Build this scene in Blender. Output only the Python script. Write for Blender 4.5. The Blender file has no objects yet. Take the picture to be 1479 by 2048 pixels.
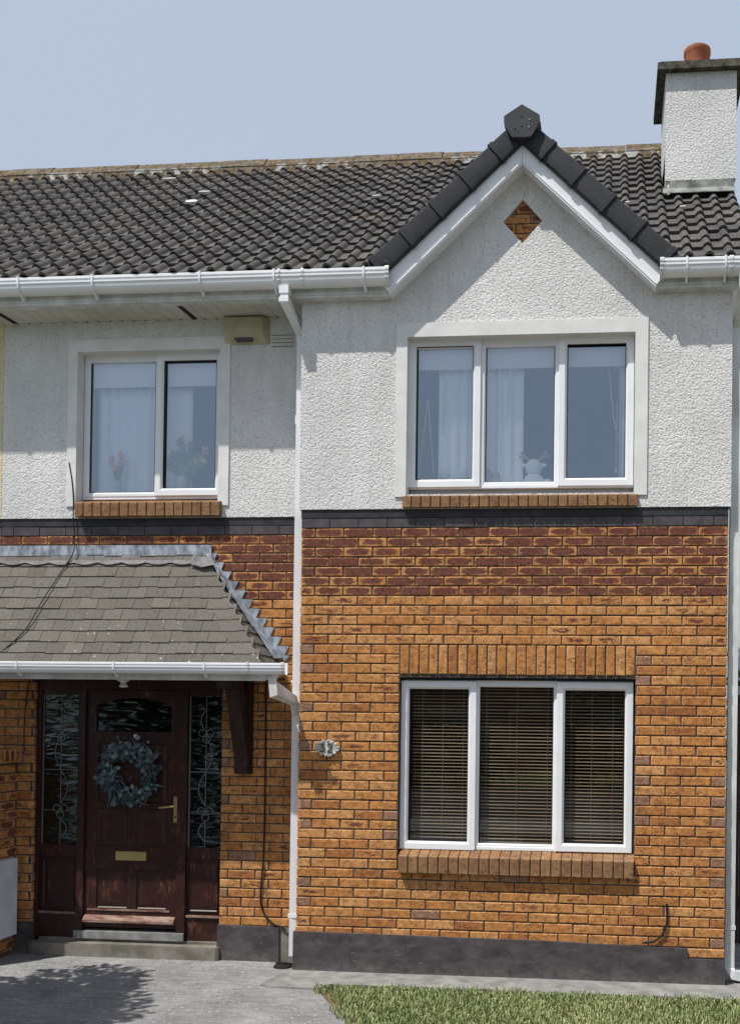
import bpy, bmesh, math, random
from mathutils import Vector, Matrix
from mathutils.geometry import tessellate_polygon
random.seed(7)
S = bpy.context.scene
COL = S.collection
R = math.radians

# ---------------------------------------------------------------- camera
cam = bpy.data.cameras.new('camera'); camo = bpy.data.objects.new('camera', cam); COL.objects.link(camo)
yaw, pitch, roll = 0.0901570414, 0.0119200886, -0.0117099650
cy, sy, cp, sp, cr, sr = math.cos(yaw), math.sin(yaw), math.cos(pitch), math.sin(pitch), math.cos(roll), math.sin(roll)
A = Matrix(((cy, sy, 0), (-sy, cy, 0), (0, 0, 1)))
B = Matrix(((1, 0, 0), (0, cp, sp), (0, -sp, cp)))
Cm = Matrix(((cr, 0, -sr), (0, 1, 0), (sr, 0, cr)))
M = Cm @ B @ A                                   # rows: right, forward, up
camo.matrix_world = Matrix.Translation((2.37828, -7.35916, 1.97034)) @ Matrix((M[0], M[2], -M[1])).transposed().to_4x4()
cam.sensor_fit = 'HORIZONTAL'; cam.sensor_width = 36.0
cam.lens = 36.0 * 1950 / 1479
cam.shift_x = (739.5 - 1038.37) / 1479
cam.shift_y = (1413.25 - 1024.0) / 1479
cam.clip_end = 2000
S.camera = camo

# ---------------------------------------------------------------- sky, sun, exposure
SUN_EL, SUN_AZ = R(62), R(43)                    # azimuth measured left of straight out of the house front
sd = Vector((-math.cos(SUN_EL) * math.sin(SUN_AZ), -math.cos(SUN_EL) * math.cos(SUN_AZ), math.sin(SUN_EL)))
W = bpy.data.worlds.new('World'); S.world = W; W.use_nodes = True
wn = W.node_tree; bg = wn.nodes['Background']
sky = wn.nodes.new('ShaderNodeTexSky'); sky.sky_type = 'NISHITA'; sky.sun_disc = False
sky.sun_elevation = SUN_EL; sky.sun_rotation = math.atan2(sd.x, sd.y)
sky.air_density = 1.0; sky.dust_density = 3.0; sky.ozone_density = 1.0
veil = wn.nodes.new('ShaderNodeMixRGB'); veil.blend_type = 'MIX'; veil.inputs[0].default_value = 0.88
veil.inputs[2].default_value = (4.2, 4.80, 5.85, 1)   # thin bright cloud veil over the blue
wn.links.new(sky.outputs[0], veil.inputs[1]); wn.links.new(veil.outputs[0], bg.inputs[0])
bg.inputs[1].default_value = 0.1
sl = bpy.data.lights.new('sun', 'SUN'); sl.energy = 4.0; sl.angle = R(0.6); sl.color = (1.0, 0.96, 0.90)
so = bpy.data.objects.new('sun', sl); COL.objects.link(so); so.rotation_euler = sd.to_track_quat('Z', 'Y').to_euler()
so.location = (-6, -8, 12)
S.view_settings.view_transform = 'Standard'; S.view_settings.look = 'None'
S.view_settings.exposure = 0.3; S.view_settings.gamma = 1
S.render.engine = 'CYCLES'
S.cycles.max_bounces = 8; S.cycles.transparent_max_bounces = 12

# ---------------------------------------------------------------- helpers
class MB:
    def __init__(s): s.v = []; s.f = []; s.m = []; s.c = []; s.uv = []; s.useuv = False
    def face(s, pts, m=0, c=(0.5, 0, 0.5), uv=None):
        i = len(s.v); s.v += [tuple(p) for p in pts]; s.f.append(tuple(range(i, i + len(pts)))); s.m.append(m); s.c.append(c)
        s.uv.append(uv)
    def mesh(s, pts, faces, m=0, c=(0.5, 0, 0.5)):
        i = len(s.v); s.v += [tuple(p) for p in pts]
        for f in faces: s.f.append(tuple(i + k for k in f)); s.m.append(m); s.c.append(c); s.uv.append(None)
    def box(s, x0, x1, y0, y1, z0, z1, m=0, c=(0.5, 0, 0.5)):
        p = [(x0, y0, z0), (x1, y0, z0), (x1, y1, z0), (x0, y1, z0), (x0, y0, z1), (x1, y0, z1), (x1, y1, z1), (x0, y1, z1)]
        s.mesh(p, [(0, 3, 2, 1), (4, 5, 6, 7), (0, 1, 5, 4), (1, 2, 6, 5), (2, 3, 7, 6), (3, 0, 4, 7)], m, c)
    def prism(s, prof, axis, a, b, m=0, c=(0.5, 0, 0.5), caps=True):
        # prof: list of 2-tuples; axis 'x': (y,z) ; 'y': (x,z) ; 'z': (x,y)
        def P(u, w, t): return {'x': (t, u, w), 'y': (u, t, w), 'z': (u, w, t)}[axis]
        n = len(prof); pts = [P(u, w, a) for u, w in prof] + [P(u, w, b) for u, w in prof]
        fs = [(i, (i + 1) % n, n + (i + 1) % n, n + i) for i in range(n)]
        if caps:
            for t in tessellate_polygon([[Vector((u, w, 0)) for u, w in prof]]):
                fs.append(tuple(t)); fs.append(tuple(n + k for k in reversed(t)))
        s.mesh(pts, fs, m, c)
    def tube(s, pts, r, n=8, m=0, c=(0.5, 0, 0.5), square=False, caps=True):
        pts = [Vector(p) for p in pts]; rs = r if isinstance(r, (list, tuple)) else [r] * len(pts)
        rings = []; up = None
        for i, p in enumerate(pts):
            d = (pts[min(i + 1, len(pts) - 1)] - pts[max(i - 1, 0)]).normalized()
            if up is None:
                up = Vector((0, 1, 0)) if abs(d.y) < .9 else Vector((1, 0, 0))
            x = d.cross(up).normalized(); y = x.cross(d).normalized(); up = y
            k = 4 if square else n; o = math.pi / 4 if square else 0; rr = rs[i] * (1.4142 if square else 1)
            if square and 0 < i < len(pts) - 1:
                d1 = (pts[i] - pts[i - 1]).normalized(); rr_ = rr / max(.4, d1.dot(d))
            else: rr_ = rr
            rings.append([p + x * math.cos(o + 2 * math.pi * j / k) * rr + y * math.sin(o + 2 * math.pi * j / k) * rr_ for j in range(k)])
        i0 = len(s.v); k = len(rings[0]); V = [q for g in rings for q in g]; F = []
        for i in range(len(rings) - 1):
            for j in range(k):
                F.append((i * k + j, i * k + (j + 1) % k, (i + 1) * k + (j + 1) % k, (i + 1) * k + j))
        if caps: F.append(tuple(reversed(range(k)))); F.append(tuple(range(len(V) - k, len(V))))
        s.mesh(V, F, m, c)
    def lathe(s, prof, cx, cyy, z0, n=20, m=0, c=(0.5, 0, 0.5)):
        V = []; F = []
        for r, z in prof:
            for j in range(n):
                a = 2 * math.pi * j / n; V.append((cx + r * math.cos(a), cyy + r * math.sin(a), z0 + z))
        for i in range(len(prof) - 1):
            for j in range(n): F.append((i * n + j, i * n + (j + 1) % n, (i + 1) * n + (j + 1) % n, (i + 1) * n + j))
        F.append(tuple(reversed(range(n)))); F.append(tuple(range(len(V) - n, len(V))))
        s.mesh(V, F, m, c)
    def ball(s, ctr, rad, n=12, m=0, c=(0.5, 0, 0.5), jit=0):
        rx, ry, rz = rad if isinstance(rad, (tuple, list)) else (rad,) * 3
        V = [(ctr[0], ctr[1], ctr[2] - rz)]; F = []; h = n // 2
        for i in range(1, h):
            t = math.pi * i / h
            for j in range(n):
                a = 2 * math.pi * j / n; q = 1 + random.uniform(-jit, jit)
                V.append((ctr[0] + rx * q * math.sin(t) * math.cos(a), ctr[1] + ry * q * math.sin(t) * math.sin(a), ctr[2] - rz * q * math.cos(t)))
        V.append((ctr[0], ctr[1], ctr[2] + rz)); L = len(V) - 1
        for j in range(n):
            F.append((0, 1 + (j + 1) % n, 1 + j)); F.append((L, L - n + j, L - n + (j + 1) % n))
            for i in range(h - 2):
                a = 1 + i * n; F.append((a + j, a + (j + 1) % n, a + n + (j + 1) % n, a + n + j))
        s.mesh(V, F, m, c)
    def ring(s, x0, x1, z0, z1, w, yf, yb, bev=0.014, m=0, gm=None, gw=0.006):
        """rectangular frame facing -Y: mitred, chamfered on its inner edge, optional dark gasket"""
        def rect(d, y): return [(x0 + d, y, z0 + d), (x1 - d, y, z0 + d), (x1 - d, y, z1 - d), (x0 + d, y, z1 - d)]
        L = [rect(0, yb), rect(0, yf + .003), rect(.003, yf), rect(w - bev, yf), rect(w, yf + bev)]
        for a, b in zip(L, L[1:]):
            for k in range(4): s.face([a[k], a[(k + 1) % 4], b[(k + 1) % 4], b[k]], m)
        a, b = rect(w, yf + bev), rect(w, yb)
        if gm is not None:
            b2 = rect(w, yf + bev + .002); b3 = rect(w + gw, yf + bev + .004); b4 = rect(w + gw, yb)
            for p, q in ((a, b2), (b2, b3), (b3, b4)):
                for k in range(4): s.face([p[k], p[(k + 1) % 4], q[(k + 1) % 4], q[k]], gm)
        else:
            for k in range(4): s.face([a[k], a[(k + 1) % 4], b[(k + 1) % 4], b[k]], m)
    def slab(s, outer, holes, yf, yb, m=0, hm=None):
        """wall sheet in the XZ plane with holes, front yf, back yb"""
        loops = [outer] + holes; flat = [p for l in loops for p in l]
        tris = tessellate_polygon([[Vector((x, z, 0)) for x, z in l] for l in loops])
        n = len(flat); V = [(x, yf, z) for x, z in flat] + [(x, yb, z) for x, z in flat]; F = []
        for t in tris:
            a, b, c = [flat[k] for k in t]
            ar = (b[0] - a[0]) * (c[1] - a[1]) - (b[1] - a[1]) * (c[0] - a[0])
            t = tuple(t) if ar > 0 else tuple(reversed(t))
            F.append(t); F.append(tuple(n + k for k in reversed(t)))
        s.mesh(V, F, m); o = 0
        for li, l in enumerate(loops):
            k = len(l)
            for i in range(k):
                a, b = l[i], l[(i + 1) % k]
                s.face([(a[0], yf, a[1]), (a[0], yb, a[1]), (b[0], yb, b[1]), (b[0], yf, b[1])], m if (li == 0 or hm is None) else hm)
    def build(s, name, mats, parent=None, smooth=False, fixn=True):
        me = bpy.data.meshes.new(name); me.from_pydata(s.v, [], s.f)
        for mt in (mats if isinstance(mats, (list, tuple)) else [mats]): me.materials.append(mt)
        me.polygons.foreach_set('material_index', s.m)
        ca = me.color_attributes.new('tone', 'FLOAT_COLOR', 'CORNER'); d = []
        for f, c in zip(s.f, s.c): d += [c[0], c[1], c[2], 1.0] * len(f)
        ca.data.foreach_set('color', d)
        if s.useuv:
            ul = me.uv_layers.new(name='local'); d = []
            for f, u in zip(s.f, s.uv):
                if u is None: d += [0.5, 0.5] * len(f)
                else:
                    for q in u: d += [q[0], q[1]]
            ul.data.foreach_set('uv', d)
        me.validate(); me.update()
        if fixn:
            bm = bmesh.new(); bm.from_mesh(me)
            bmesh.ops.remove_doubles(bm, verts=bm.verts, dist=1e-5) if not s.useuv else None
            bmesh.ops.recalc_face_normals(bm, faces=bm.faces); bm.to_mesh(me); bm.free()
        if smooth:
            me.shade_smooth()
            try: me.set_sharp_from_angle(angle=R(40))
            except Exception: pass
        o = bpy.data.objects.new(name, me); COL.objects.link(o); o.parent = parent
        return o

def tag(o, label=None, cat=None, group=None, kind=None):
    if label: o['label'] = label
    if cat: o['category'] = cat
    if group: o['group'] = group
    if kind: o['kind'] = kind
    return o
def empty(name, loc=(0, 0, 0)):
    o = bpy.data.objects.new(name, None); COL.objects.link(o); o.location = loc; o.empty_display_size = .2
    return o
class At:
    """collects parts of a thing whose Empty stands at loc while the parts keep world coordinates"""
def part_to(o, parent):
    o.parent = parent; o.matrix_parent_inverse = Matrix.Translation(-Vector(root_loc(parent))); return o
def root_loc(p):
    l = Vector((0, 0, 0))
    while p is not None: l += p.location; p = p.parent
    return l
def thing(name, loc, label, cat, group=None):
    return tag(empty(name, loc), label, cat, group)

# ---------------------------------------------------------------- materials
def mat(name, base=(.5, .5, .5), rough=.6, spec=.3, metal=0):
    m = bpy.data.materials.new(name); m.use_nodes = True; b = m.node_tree.nodes['Principled BSDF']
    b.inputs['Base Color'].default_value = (*base, 1); b.inputs['Roughness'].default_value = rough
    b.inputs['Specular IOR Level'].default_value = spec; b.inputs['Metallic'].default_value = metal
    m['b'] = 1
    return m
class NT:
    def __init__(s, m): s.t = m.node_tree; s.b = s.t.nodes['Principled BSDF']
    def n(s, ty, **k):
        o = s.t.nodes.new('ShaderNode' + ty)
        for a, v in k.items(): setattr(o, a, v)
        return o
    def l(s, a, b): s.t.links.new(a, b)
    def coord(s, scale=(1, 1, 1), out='Object'):
        tc = s.n('TexCoord'); mp = s.n('Mapping'); s.l(tc.outputs[out], mp.inputs[0]); mp.inputs['Scale'].default_value = scale
        return mp.outputs[0]
    def noise(s, vec, scale, detail=3, rough=.55, dist=0):
        o = s.n('TexNoise'); s.l(vec, o.inputs['Vector']); o.inputs['Scale'].default_value = scale
        o.inputs['Detail'].default_value = detail; o.inputs['Roughness'].default_value = rough; o.inputs['Distortion'].default_value = dist
        return o.outputs['Fac']
    def ramp(s, fac, stops):
        o = s.n('ValToRGB'); s.l(fac, o.inputs[0]); e = o.color_ramp.elements
        while len(e) > 1: e.remove(e[0])
        e[0].position = stops[0][0]; e[0].color = (*stops[0][1], 1) if len(stops[0][1]) == 3 else stops[0][1]
        for p, c in stops[1:]:
            k = e.new(p); k.color = (*c, 1)
        return o.outputs[0]
    def mix(s, fac, a, b, bt='MIX'):
        o = s.n('MixRGB', blend_type=bt)
        for i, v in ((0, fac), (1, a), (2, b)):
            if isinstance(v, (int, float)): o.inputs[i].default_value = v
            elif isinstance(v, tuple): o.inputs[i].default_value = (*v, 1)
            else: s.l(v, o.inputs[i])
        return o.outputs[0]
    def math(s, op, a, b=None, c=None, clamp=False):
        o = s.n('Math', operation=op, use_clamp=clamp)
        for i, v in enumerate((a, b, c)):
            if v is None: continue
            if isinstance(v, (int, float)): o.inputs[i].default_value = v
            else: s.l(v, o.inputs[i])
        return o.outputs[0]
    def bump(s, h, strength=.5, dist=.01, prev=None):
        o = s.n('Bump'); s.l(h, o.inputs['Height']); o.inputs['Strength'].default_value = strength; o.inputs['Distance'].default_value = dist
        if prev is not None: s.l(prev, o.inputs['Normal'])
        return o.outputs[0]
    def col(s, c): s.l(c, s.b.inputs['Base Color'])
    def nor(s, c): s.l(c, s.b.inputs['Normal'])
    def rgh(s, c): s.l(c, s.b.inputs['Roughness'])
    def tone(s):
        a = s.n('Attribute'); a.attribute_name = 'tone'; q = s.n('SeparateColor'); s.l(a.outputs['Color'], q.inputs[0]); return q.outputs
G3 = lambda v: (v, v, v)

def mk_simple(name, c0, c1, scale=8, rough=.6, spec=.3, bump=.0, bscale=80, bdist=.004, stretch=(1, 1, 1), metal=0, lo=.35, hi=.65):
    m = mat(name, c0, rough, spec, metal); t = NT(m); v = t.coord(stretch)
    n = t.noise(v, scale, 5, .6); t.col(t.ramp(n, [(lo, c0), (hi, c1)]))
    if bump: t.nor(t.bump(t.noise(v, bscale, 3), bump, bdist))
    return m

def mk_brick(name, mul=1.0, grime=0):
    m = mat(name, (.5, .22, .06), .82, .15); t = NT(m)
    v = t.coord(); r, g, b = t.tone()[:3]
    uv = t.n('UVMap'); uv.uv_map = 'local'; sx = t.n('SeparateXYZ'); t.l(uv.outputs[0], sx.inputs[0])
    base = t.ramp(r, [(p_, tuple(mul * q_ for q_ in c_)) for p_, c_ in [(0, (.42, .168, .058)), (.25, (.53, .226, .068)), (.6, (.61, .282, .090)), (.9, (.65, .33, .125)), (.97, (.65, .33, .125)), (1, (.35, .205, .135))]])
    # mottled clay
    mott = t.noise(v, 22, 4, .6); base = t.mix(t.math('MULTIPLY', t.ramp(mott, [(.42, (0, 0, 0)), (.68, (1, 1, 1))]), .62), base, (.21 * mul, .078 * mul, .032 * mul))
    lowf = t.noise(v, 2.1, 4, .6); base = t.mix(.7, base, t.ramp(lowf, [(.3, G3(.74)), (.7, G3(1.16))]), 'MULTIPLY')
    pm = t.noise(v, 13, 3, .6, .5); base = t.mix(t.math('MULTIPLY', t.ramp(pm, [(.58, (0, 0, 0)), (.74, (1, 1, 1))]), .6), base, (.155, .085, .062))
    fine = t.noise(v, 260, 2, .6); base = t.mix(.35, base, t.ramp(fine, [(.3, G3(.62)), (.7, G3(1.25))]), 'MULTIPLY')
    # kiln burnt centre: rounded box in brick space, ragged
    ax = t.math('POWER', t.math('ABSOLUTE', t.math('MULTIPLY_ADD', sx.outputs[0], 2, -1)), 3.0)
    az = t.math('POWER', t.math('ABSOLUTE', t.math('MULTIPLY_ADD', sx.outputs[1], 2, -1)), 2.2)
    sc = t.n('Mapping'); t.l(v, sc.inputs[0]); sc.inputs['Scale'].default_value = (12, 12, 38)
    rag = t.noise(sc.outputs[0], 1.6, 3, .6)
    d = t.math('ADD', t.math('ADD', ax, az), t.math('MULTIPLY_ADD', rag, 1.9, -.95))
    msk = t.math('MULTIPLY', t.math('SUBTRACT', g, d), 5.0, clamp=True)
    burnt = t.ramp(t.noise(v, 40, 3), [(.35, (.090, .031, .027)), (.65, (.180, .066, .048))])
    base = t.mix(t.math('MULTIPLY', msk, .93), base, burnt)
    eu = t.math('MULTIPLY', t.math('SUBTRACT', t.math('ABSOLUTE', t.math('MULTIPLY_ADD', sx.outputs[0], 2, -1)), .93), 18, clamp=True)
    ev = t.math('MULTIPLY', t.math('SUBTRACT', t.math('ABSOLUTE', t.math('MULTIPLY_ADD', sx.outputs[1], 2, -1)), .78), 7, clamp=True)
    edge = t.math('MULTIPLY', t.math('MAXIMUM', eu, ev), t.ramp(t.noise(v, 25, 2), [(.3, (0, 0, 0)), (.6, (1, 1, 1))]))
    base = t.mix(t.math('MULTIPLY', edge, .5), base, (.66 * mul, .42 * mul, .21 * mul))     # patchy paler tone along the brick arrises
    if grime: base = t.mix(grime, base, (.19, .15, .105))
    # drag creases: thin wavy dark lines
    cm = t.n('Mapping'); t.l(v, cm.inputs[0]); cm.inputs['Scale'].default_value = (9, 9, 34)
    cn = t.noise(cm.outputs[0], 1.35, 2, .5, 1.2)
    cre = t.math('SUBTRACT', 1, t.math('MULTIPLY', t.math('ABSOLUTE', t.math('SUBTRACT', cn, .54)), 31), clamp=True)
    gate = t.ramp(t.noise(v, 9, 1), [(.34, (0, 0, 0)), (.48, (1, 1, 1))]); cre = t.math('MULTIPLY', cre, gate)
    base = t.mix(t.math('MULTIPLY', cre, .78), base, (.062, .022, .012))
    t.col(base)
    h = t.math('SUBTRACT', t.noise(v, 170, 4, .65), t.math('MULTIPLY', cre, .9))
    t.nor(t.bump(h, .55, .004))
    return m
def mk_stucco(name, c0, c1):
    m = mat(name, c0, .9, .1); t = NT(m); v = t.coord()
    st = t.noise(v, 1.7, 5, .6); fine = t.noise(v, 120, 2)
    c = t.ramp(st, [(.35, c0), (.7, c1)]); c = t.mix(.25, c, t.ramp(fine, [(.3, G3(.75)), (.7, G3(1.1))]), 'MULTIPLY')
    # heavy thrown texture: worm-like ridges
    w = t.noise(v, 58, 1.5, .45, 0.9); w2 = t.noise(v, 150, 2, .5, .6)
    h = t.math('ADD', t.ramp(w, [(.34, (0, 0, 0)), (.56, G3(.85)), (.75, (1, 1, 1))]), t.math('MULTIPLY', w2, .55))
    c = t.mix(t.ramp(w, [(.30, (1, 1, 1)), (.42, (0, 0, 0))]), c, tuple(x * .80 for x in c0))
    sk = t.noise(t.coord((7, 7, .55)), 2.2, 4, .65); c = t.mix(t.math('MULTIPLY', t.ramp(sk, [(.50, (0, 0, 0)), (.78, (1, 1, 1))]), .34), c, (.43, .425, .40))
    t.col(c); t.nor(t.bump(h, .75, .0058)); return m
def mk_tile(name, moss=True):
    m = mat(name, (.05, .05, .05), .85, .2); t = NT(m); v = t.coord(); r, g, b = t.tone()[:3]
    n = t.noise(v, 7, 5, .65); n2 = t.noise(v, 90, 3, .6)
    c = t.ramp(n, [(.3, (.042, .041, .042)), (.52, (.080, .077, .075)), (.75, (.135, .127, .119))])
    c = t.mix(t.math('MULTIPLY', r, .5), c, (.140, .126, .110))
    c = t.mix(.55, c, t.ramp(n2, [(.3, G3(.55)), (.7, G3(1.35))]), 'MULTIPLY')
    # lichen specks, more of them towards the ridge (g)
    sp_ = t.ramp(t.noise(v, 46, 2, .5), [(.70, (0, 0, 0)), (.74, (1, 1, 1))]); c = t.mix(t.math('MULTIPLY', sp_, .55), c, (.34, .33, .29))
    if moss:
        ml = t.ramp(t.noise(v, 14, 4, .6), [(.45, (0, 0, 0)), (.6, (1, 1, 1))]); c = t.mix(t.math('MULTIPLY', t.math('MULTIPLY', ml, g), .9), c, (.23, .135, .045))
    t.col(c); t.nor(t.bump(n2, .5, .004)); return m
def mk_glass(name, refl=.25, tint=(.86, .93, 1), bumpy=0):
    m = bpy.data.materials.new(name); m.use_nodes = True; t = m.node_tree; t.nodes.clear()
    out = t.nodes.new('ShaderNodeOutputMaterial'); mx = t.nodes.new('ShaderNodeMixShader'); tr = t.nodes.new('ShaderNodeBsdfTransparent'); gl = t.nodes.new('ShaderNodeBsdfGlossy')
    tr.inputs[0].default_value = (.97, .98, .99, 1); gl.inputs[0].default_value = (*tint, 1); gl.inputs[1].default_value = .10 if bumpy else .012
    fr = t.nodes.new('ShaderNodeLayerWeight'); fr.inputs[0].default_value = .25
    ad = t.nodes.new('ShaderNodeMath'); ad.operation = 'MULTIPLY_ADD'; ad.inputs[1].default_value = .6; ad.inputs[2].default_value = refl; ad.use_clamp = True
    t.links.new(fr.outputs['Fresnel'], ad.inputs[0]); t.links.new(ad.outputs[0], mx.inputs[0]); t.links.new(tr.outputs[0], mx.inputs[1]); t.links.new(gl.outputs[0], mx.inputs[2]); t.links.new(mx.outputs[0], out.inputs[0])
    tc = t.nodes.new('ShaderNodeTexCoord'); nz = t.nodes.new('ShaderNodeTexNoise'); bp = t.nodes.new('ShaderNodeBump')
    if bumpy:
        mp = t.nodes.new('ShaderNodeMapping'); mp.inputs['Scale'].default_value = (4, 4, 21); t.links.new(tc.outputs['Object'], mp.inputs[0]); t.links.new(mp.outputs[0], nz.inputs['Vector'])
        nz.inputs['Scale'].default_value = 1.5; nz.inputs['Detail'].default_value = .5; nz.inputs['Distortion'].default_value = .5
        bp.inputs['Strength'].default_value = 1.0; bp.inputs['Distance'].default_value = bumpy
    else:
        t.links.new(tc.outputs['Object'], nz.inputs['Vector']); nz.inputs['Scale'].default_value = 1.1
        bp.inputs['Strength'].default_value = .25; bp.inputs['Distance'].default_value = .006
    t.links.new(nz.outputs['Fac'], bp.inputs['Height']); t.links.new(bp.outputs[0], gl.inputs['Normal'])
    return m
def mk_leaf(name, c0, c1, trans=.25):
    m = mat(name, c0, .55, .3); t = NT(m); r, g, b = t.tone()[:3]; t.col(t.ramp(r, [(0, c0), (1, c1)]))
    return m

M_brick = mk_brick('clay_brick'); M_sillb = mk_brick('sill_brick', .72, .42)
M_mortar = mk_simple('mortar', (.052, .043, .036), (.125, .105, .088), 30, .95, .1, .5, 200)
M_band = mk_simple('dark_band_brick', (.050, .044, .048), (.092, .080, .086), 14, .6, .3, .3, 150)
M_bandtop = mk_simple('bitumen_band', (.020, .020, .022), (.042, .042, .046), 9, .55, .3, .2, 90)
M_stucco = mk_stucco('roughcast_white', (.655, .65, .635), (.785, .78, .765))
M_cream = mk_stucco('roughcast_cream', (.72, .62, .38), (.80, .70, .46))
M_trim = mk_simple('smooth_render', (.66, .66, .64), (.76, .76, .74), 5, .8, .15, .15, 120, .002)
M_upvc = mk_simple('upvc_white', (.76, .78, .80), (.82, .83, .85), 3, .32, .45)
M_upvcd = mk_simple('upvc_weathered', (.50, .515, .49), (.75, .77, .76), 5, .42, .4, stretch=(1.5, 1.5, .5))
M_soffit = mk_simple('soffit_board', (.50, .50, .45), (.64, .64, .59), 3, .5, .3)
M_gasket = mat('rubber_gasket', (.012, .012, .014), .6)
M_clear = bpy.data.materials.new('clear_inner_face'); M_clear.use_nodes = True; _t = M_clear.node_tree; _t.nodes.clear()
_o = _t.nodes.new('ShaderNodeOutputMaterial'); _q = _t.nodes.new('ShaderNodeBsdfTransparent'); _t.links.new(_q.outputs[0], _o.inputs[0])
M_glass = mk_glass('window_glass', .30, (.76, .88, 1))
M_glassl = mk_glass('window_glass_low', .06, (.9, .95, 1))
M_glassb = mk_glass('rippled_glass', .09, (.62, .80, .76), .022)
M_tile = mk_tile('concrete_tile'); M_slate = None
M_verge = mk_simple('verge_black', (.015, .017, .022), (.028, .031, .039), 9, .62, .35, .2, 120)
M_leadd = mk_simple('old_lead', (.060, .060, .066), (.17, .165, .17), 18, .6, .4, .4, 40, .004)
M_lead = mk_simple('lead', (.13, .15, .18), (.42, .47, .54), 22, .5, .5, .4, 40, .004, (1, 1, .5))
M_concrete = mk_simple('cast_concrete', (.14, .13, .108), (.27, .25, .21), 6, .9, .15, .5, 160)
M_plinth = None
M_terra = mk_simple('terracotta', (.34, .115, .06), (.46, .175, .095), 9, .85, .15, .2, 120)
M_ccap = mk_simple('weathered_cap', (.040, .037, .032), (.15, .14, .11), 16, .95, .1, .7, 60, .01)
M_metal = mat('galvanised_wire', (.35, .35, .36), .45, .5, .8)
M_brass = mat('worn_brass', (.72, .58, .26), .34, .5, .85)
M_black = mat('cable_black', (.012, .012, .013), .6)
M_timber = mk_simple('dark_stained_timber', (.016, .009, .008), (.040, .018, .014), 6, .6, .3, .3, 60, .004, (3, 3, .5))
M_room = mat('room_wall', (.62, .62, .63), .9)
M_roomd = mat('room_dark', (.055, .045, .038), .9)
M_curtain = mat('sheer_curtain', (.90, .94, .96), .9, .1)
M_blind = mk_simple('blind_slat', (.40, .29, .185), (.56, .43, .29), 3, .5, .3)
M_came = mat('lead_came', (.20, .22, .225), .5, .4, .3)

def mk_door():
    m = mat('mahogany_stain', (.08, .02, .015), .42, .4); t = NT(m); v = t.coord((7, 7, 1.2))
    g = t.noise(v, 9, 5, .65); w = t.coord(); n = t.noise(w, 5, 6, .7); n2 = t.noise(t.coord((6, 6, 1.3)), 7, 5, .7)
    c = t.ramp(g, [(.3, (.016, .006, .005)), (.7, (.050, .016, .011))])
    wear = t.math('MULTIPLY', t.ramp(n, [(.50, (0, 0, 0)), (.66, (1, 1, 1))]), t.ramp(n2, [(.48, (0, 0, 0)), (.66, (1, 1, 1))]))
    c = t.mix(t.math('MULTIPLY', wear, .75), c, (.22, .085, .052)); t.col(c); t.nor(t.bump(g, .25, .003)); return m
M_door = mk_door()
M_worn = mk_simple('bare_worn_wood', (.12, .042, .030), (.34, .24, .19), 18, .8, .15, .5, 60, .004, (.4, 1, 2))
def mk_plinth():
    m = mat('painted_plinth', (.05, .045, .05), .75, .25); t = NT(m); v = t.coord(); n = t.noise(v, 6, 5, .65)
    c = t.ramp(n, [(.3, (.040, .034, .036)), (.7, (.090, .078, .080))])
    sc = t.ramp(t.noise(t.coord((3, 3, 9)), 4, 5, .7), [(.665, (0, 0, 0)), (.72, (1, 1, 1))]); c = t.mix(t.math('MULTIPLY', sc, .5), c, (.40, .39, .38))
    sm = t.noise(t.coord((2.2, 2.2, 5)), 2.4, 6, .7); c = t.mix(t.math('MULTIPLY', t.ramp(sm, [(.50, (0, 0, 0)), (.72, (1, 1, 1))]), .45), c, (.17, .165, .165))
    z = t.n('SeparateXYZ'); tc = t.n('TexCoord'); t.l(tc.outputs['Object'], z.inputs[0])
    dirt = t.math('MULTIPLY', t.math('SUBTRACT', 1, t.math('MULTIPLY', z.outputs[2], 9), clamp=True), t.ramp(t.noise(v, 20, 4, .7), [(.35, (0, 0, 0)), (.7, (1, 1, 1))])); c = t.mix(t.math('MULTIPLY', dirt, .6), c, (.20, .19, .165))
    t.col(c); t.nor(t.bump(t.noise(v, 60, 4), .35, .006)); return m
M_plinth = mk_plinth()
def mk_slate():
    m = mat('fibre_slate', (.12, .11, .095), .85, .2); t = NT(m); v = t.coord(); r, g, b = t.tone()[:3]
    c = t.ramp(r, [(0, (.118, .108, .092)), (1, (.156, .143, .122))]); n = t.noise(v, 60, 4, .6); c = t.mix(.5, c, t.ramp(n, [(.3, G3(.6)), (.7, G3(1.3))]), 'MULTIPLY')
    z = t.n('SeparateXYZ'); tc = t.n('TexCoord'); t.l(tc.outputs['Object'], z.inputs[0])
    am = t.math('MULTIPLY_ADD', z.outputs[2], -.10, .335, clamp=True)       # lichen is denser towards the eaves
    vo = t.n('TexVoronoi'); t.l(v, vo.inputs['Vector']); vo.inputs['Scale'].default_value = 17
    q = t.n('SeparateColor'); t.l(vo.outputs['Color'], q.inputs[0])
    blot = t.math('MULTIPLY', t.math('MULTIPLY', t.math('SUBTRACT', t.math('MULTIPLY', am, 1.9), vo.outputs['Distance']), 14, clamp=True), t.math('GREATER_THAN', q.outputs[0], .62))
    c = t.mix(t.math('MULTIPLY', blot, .75), c, (.50, .50, .46))
    dk = t.ramp(t.noise(v, 35, 3), [(.62, (0, 0, 0)), (.70, (1, 1, 1))]); c = t.mix(t.math('MULTIPLY', dk, .5), c, (.04, .037, .03))
    t.col(c); t.nor(t.bump(n, .4, .004)); return m
M_slate = mk_slate()
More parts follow.
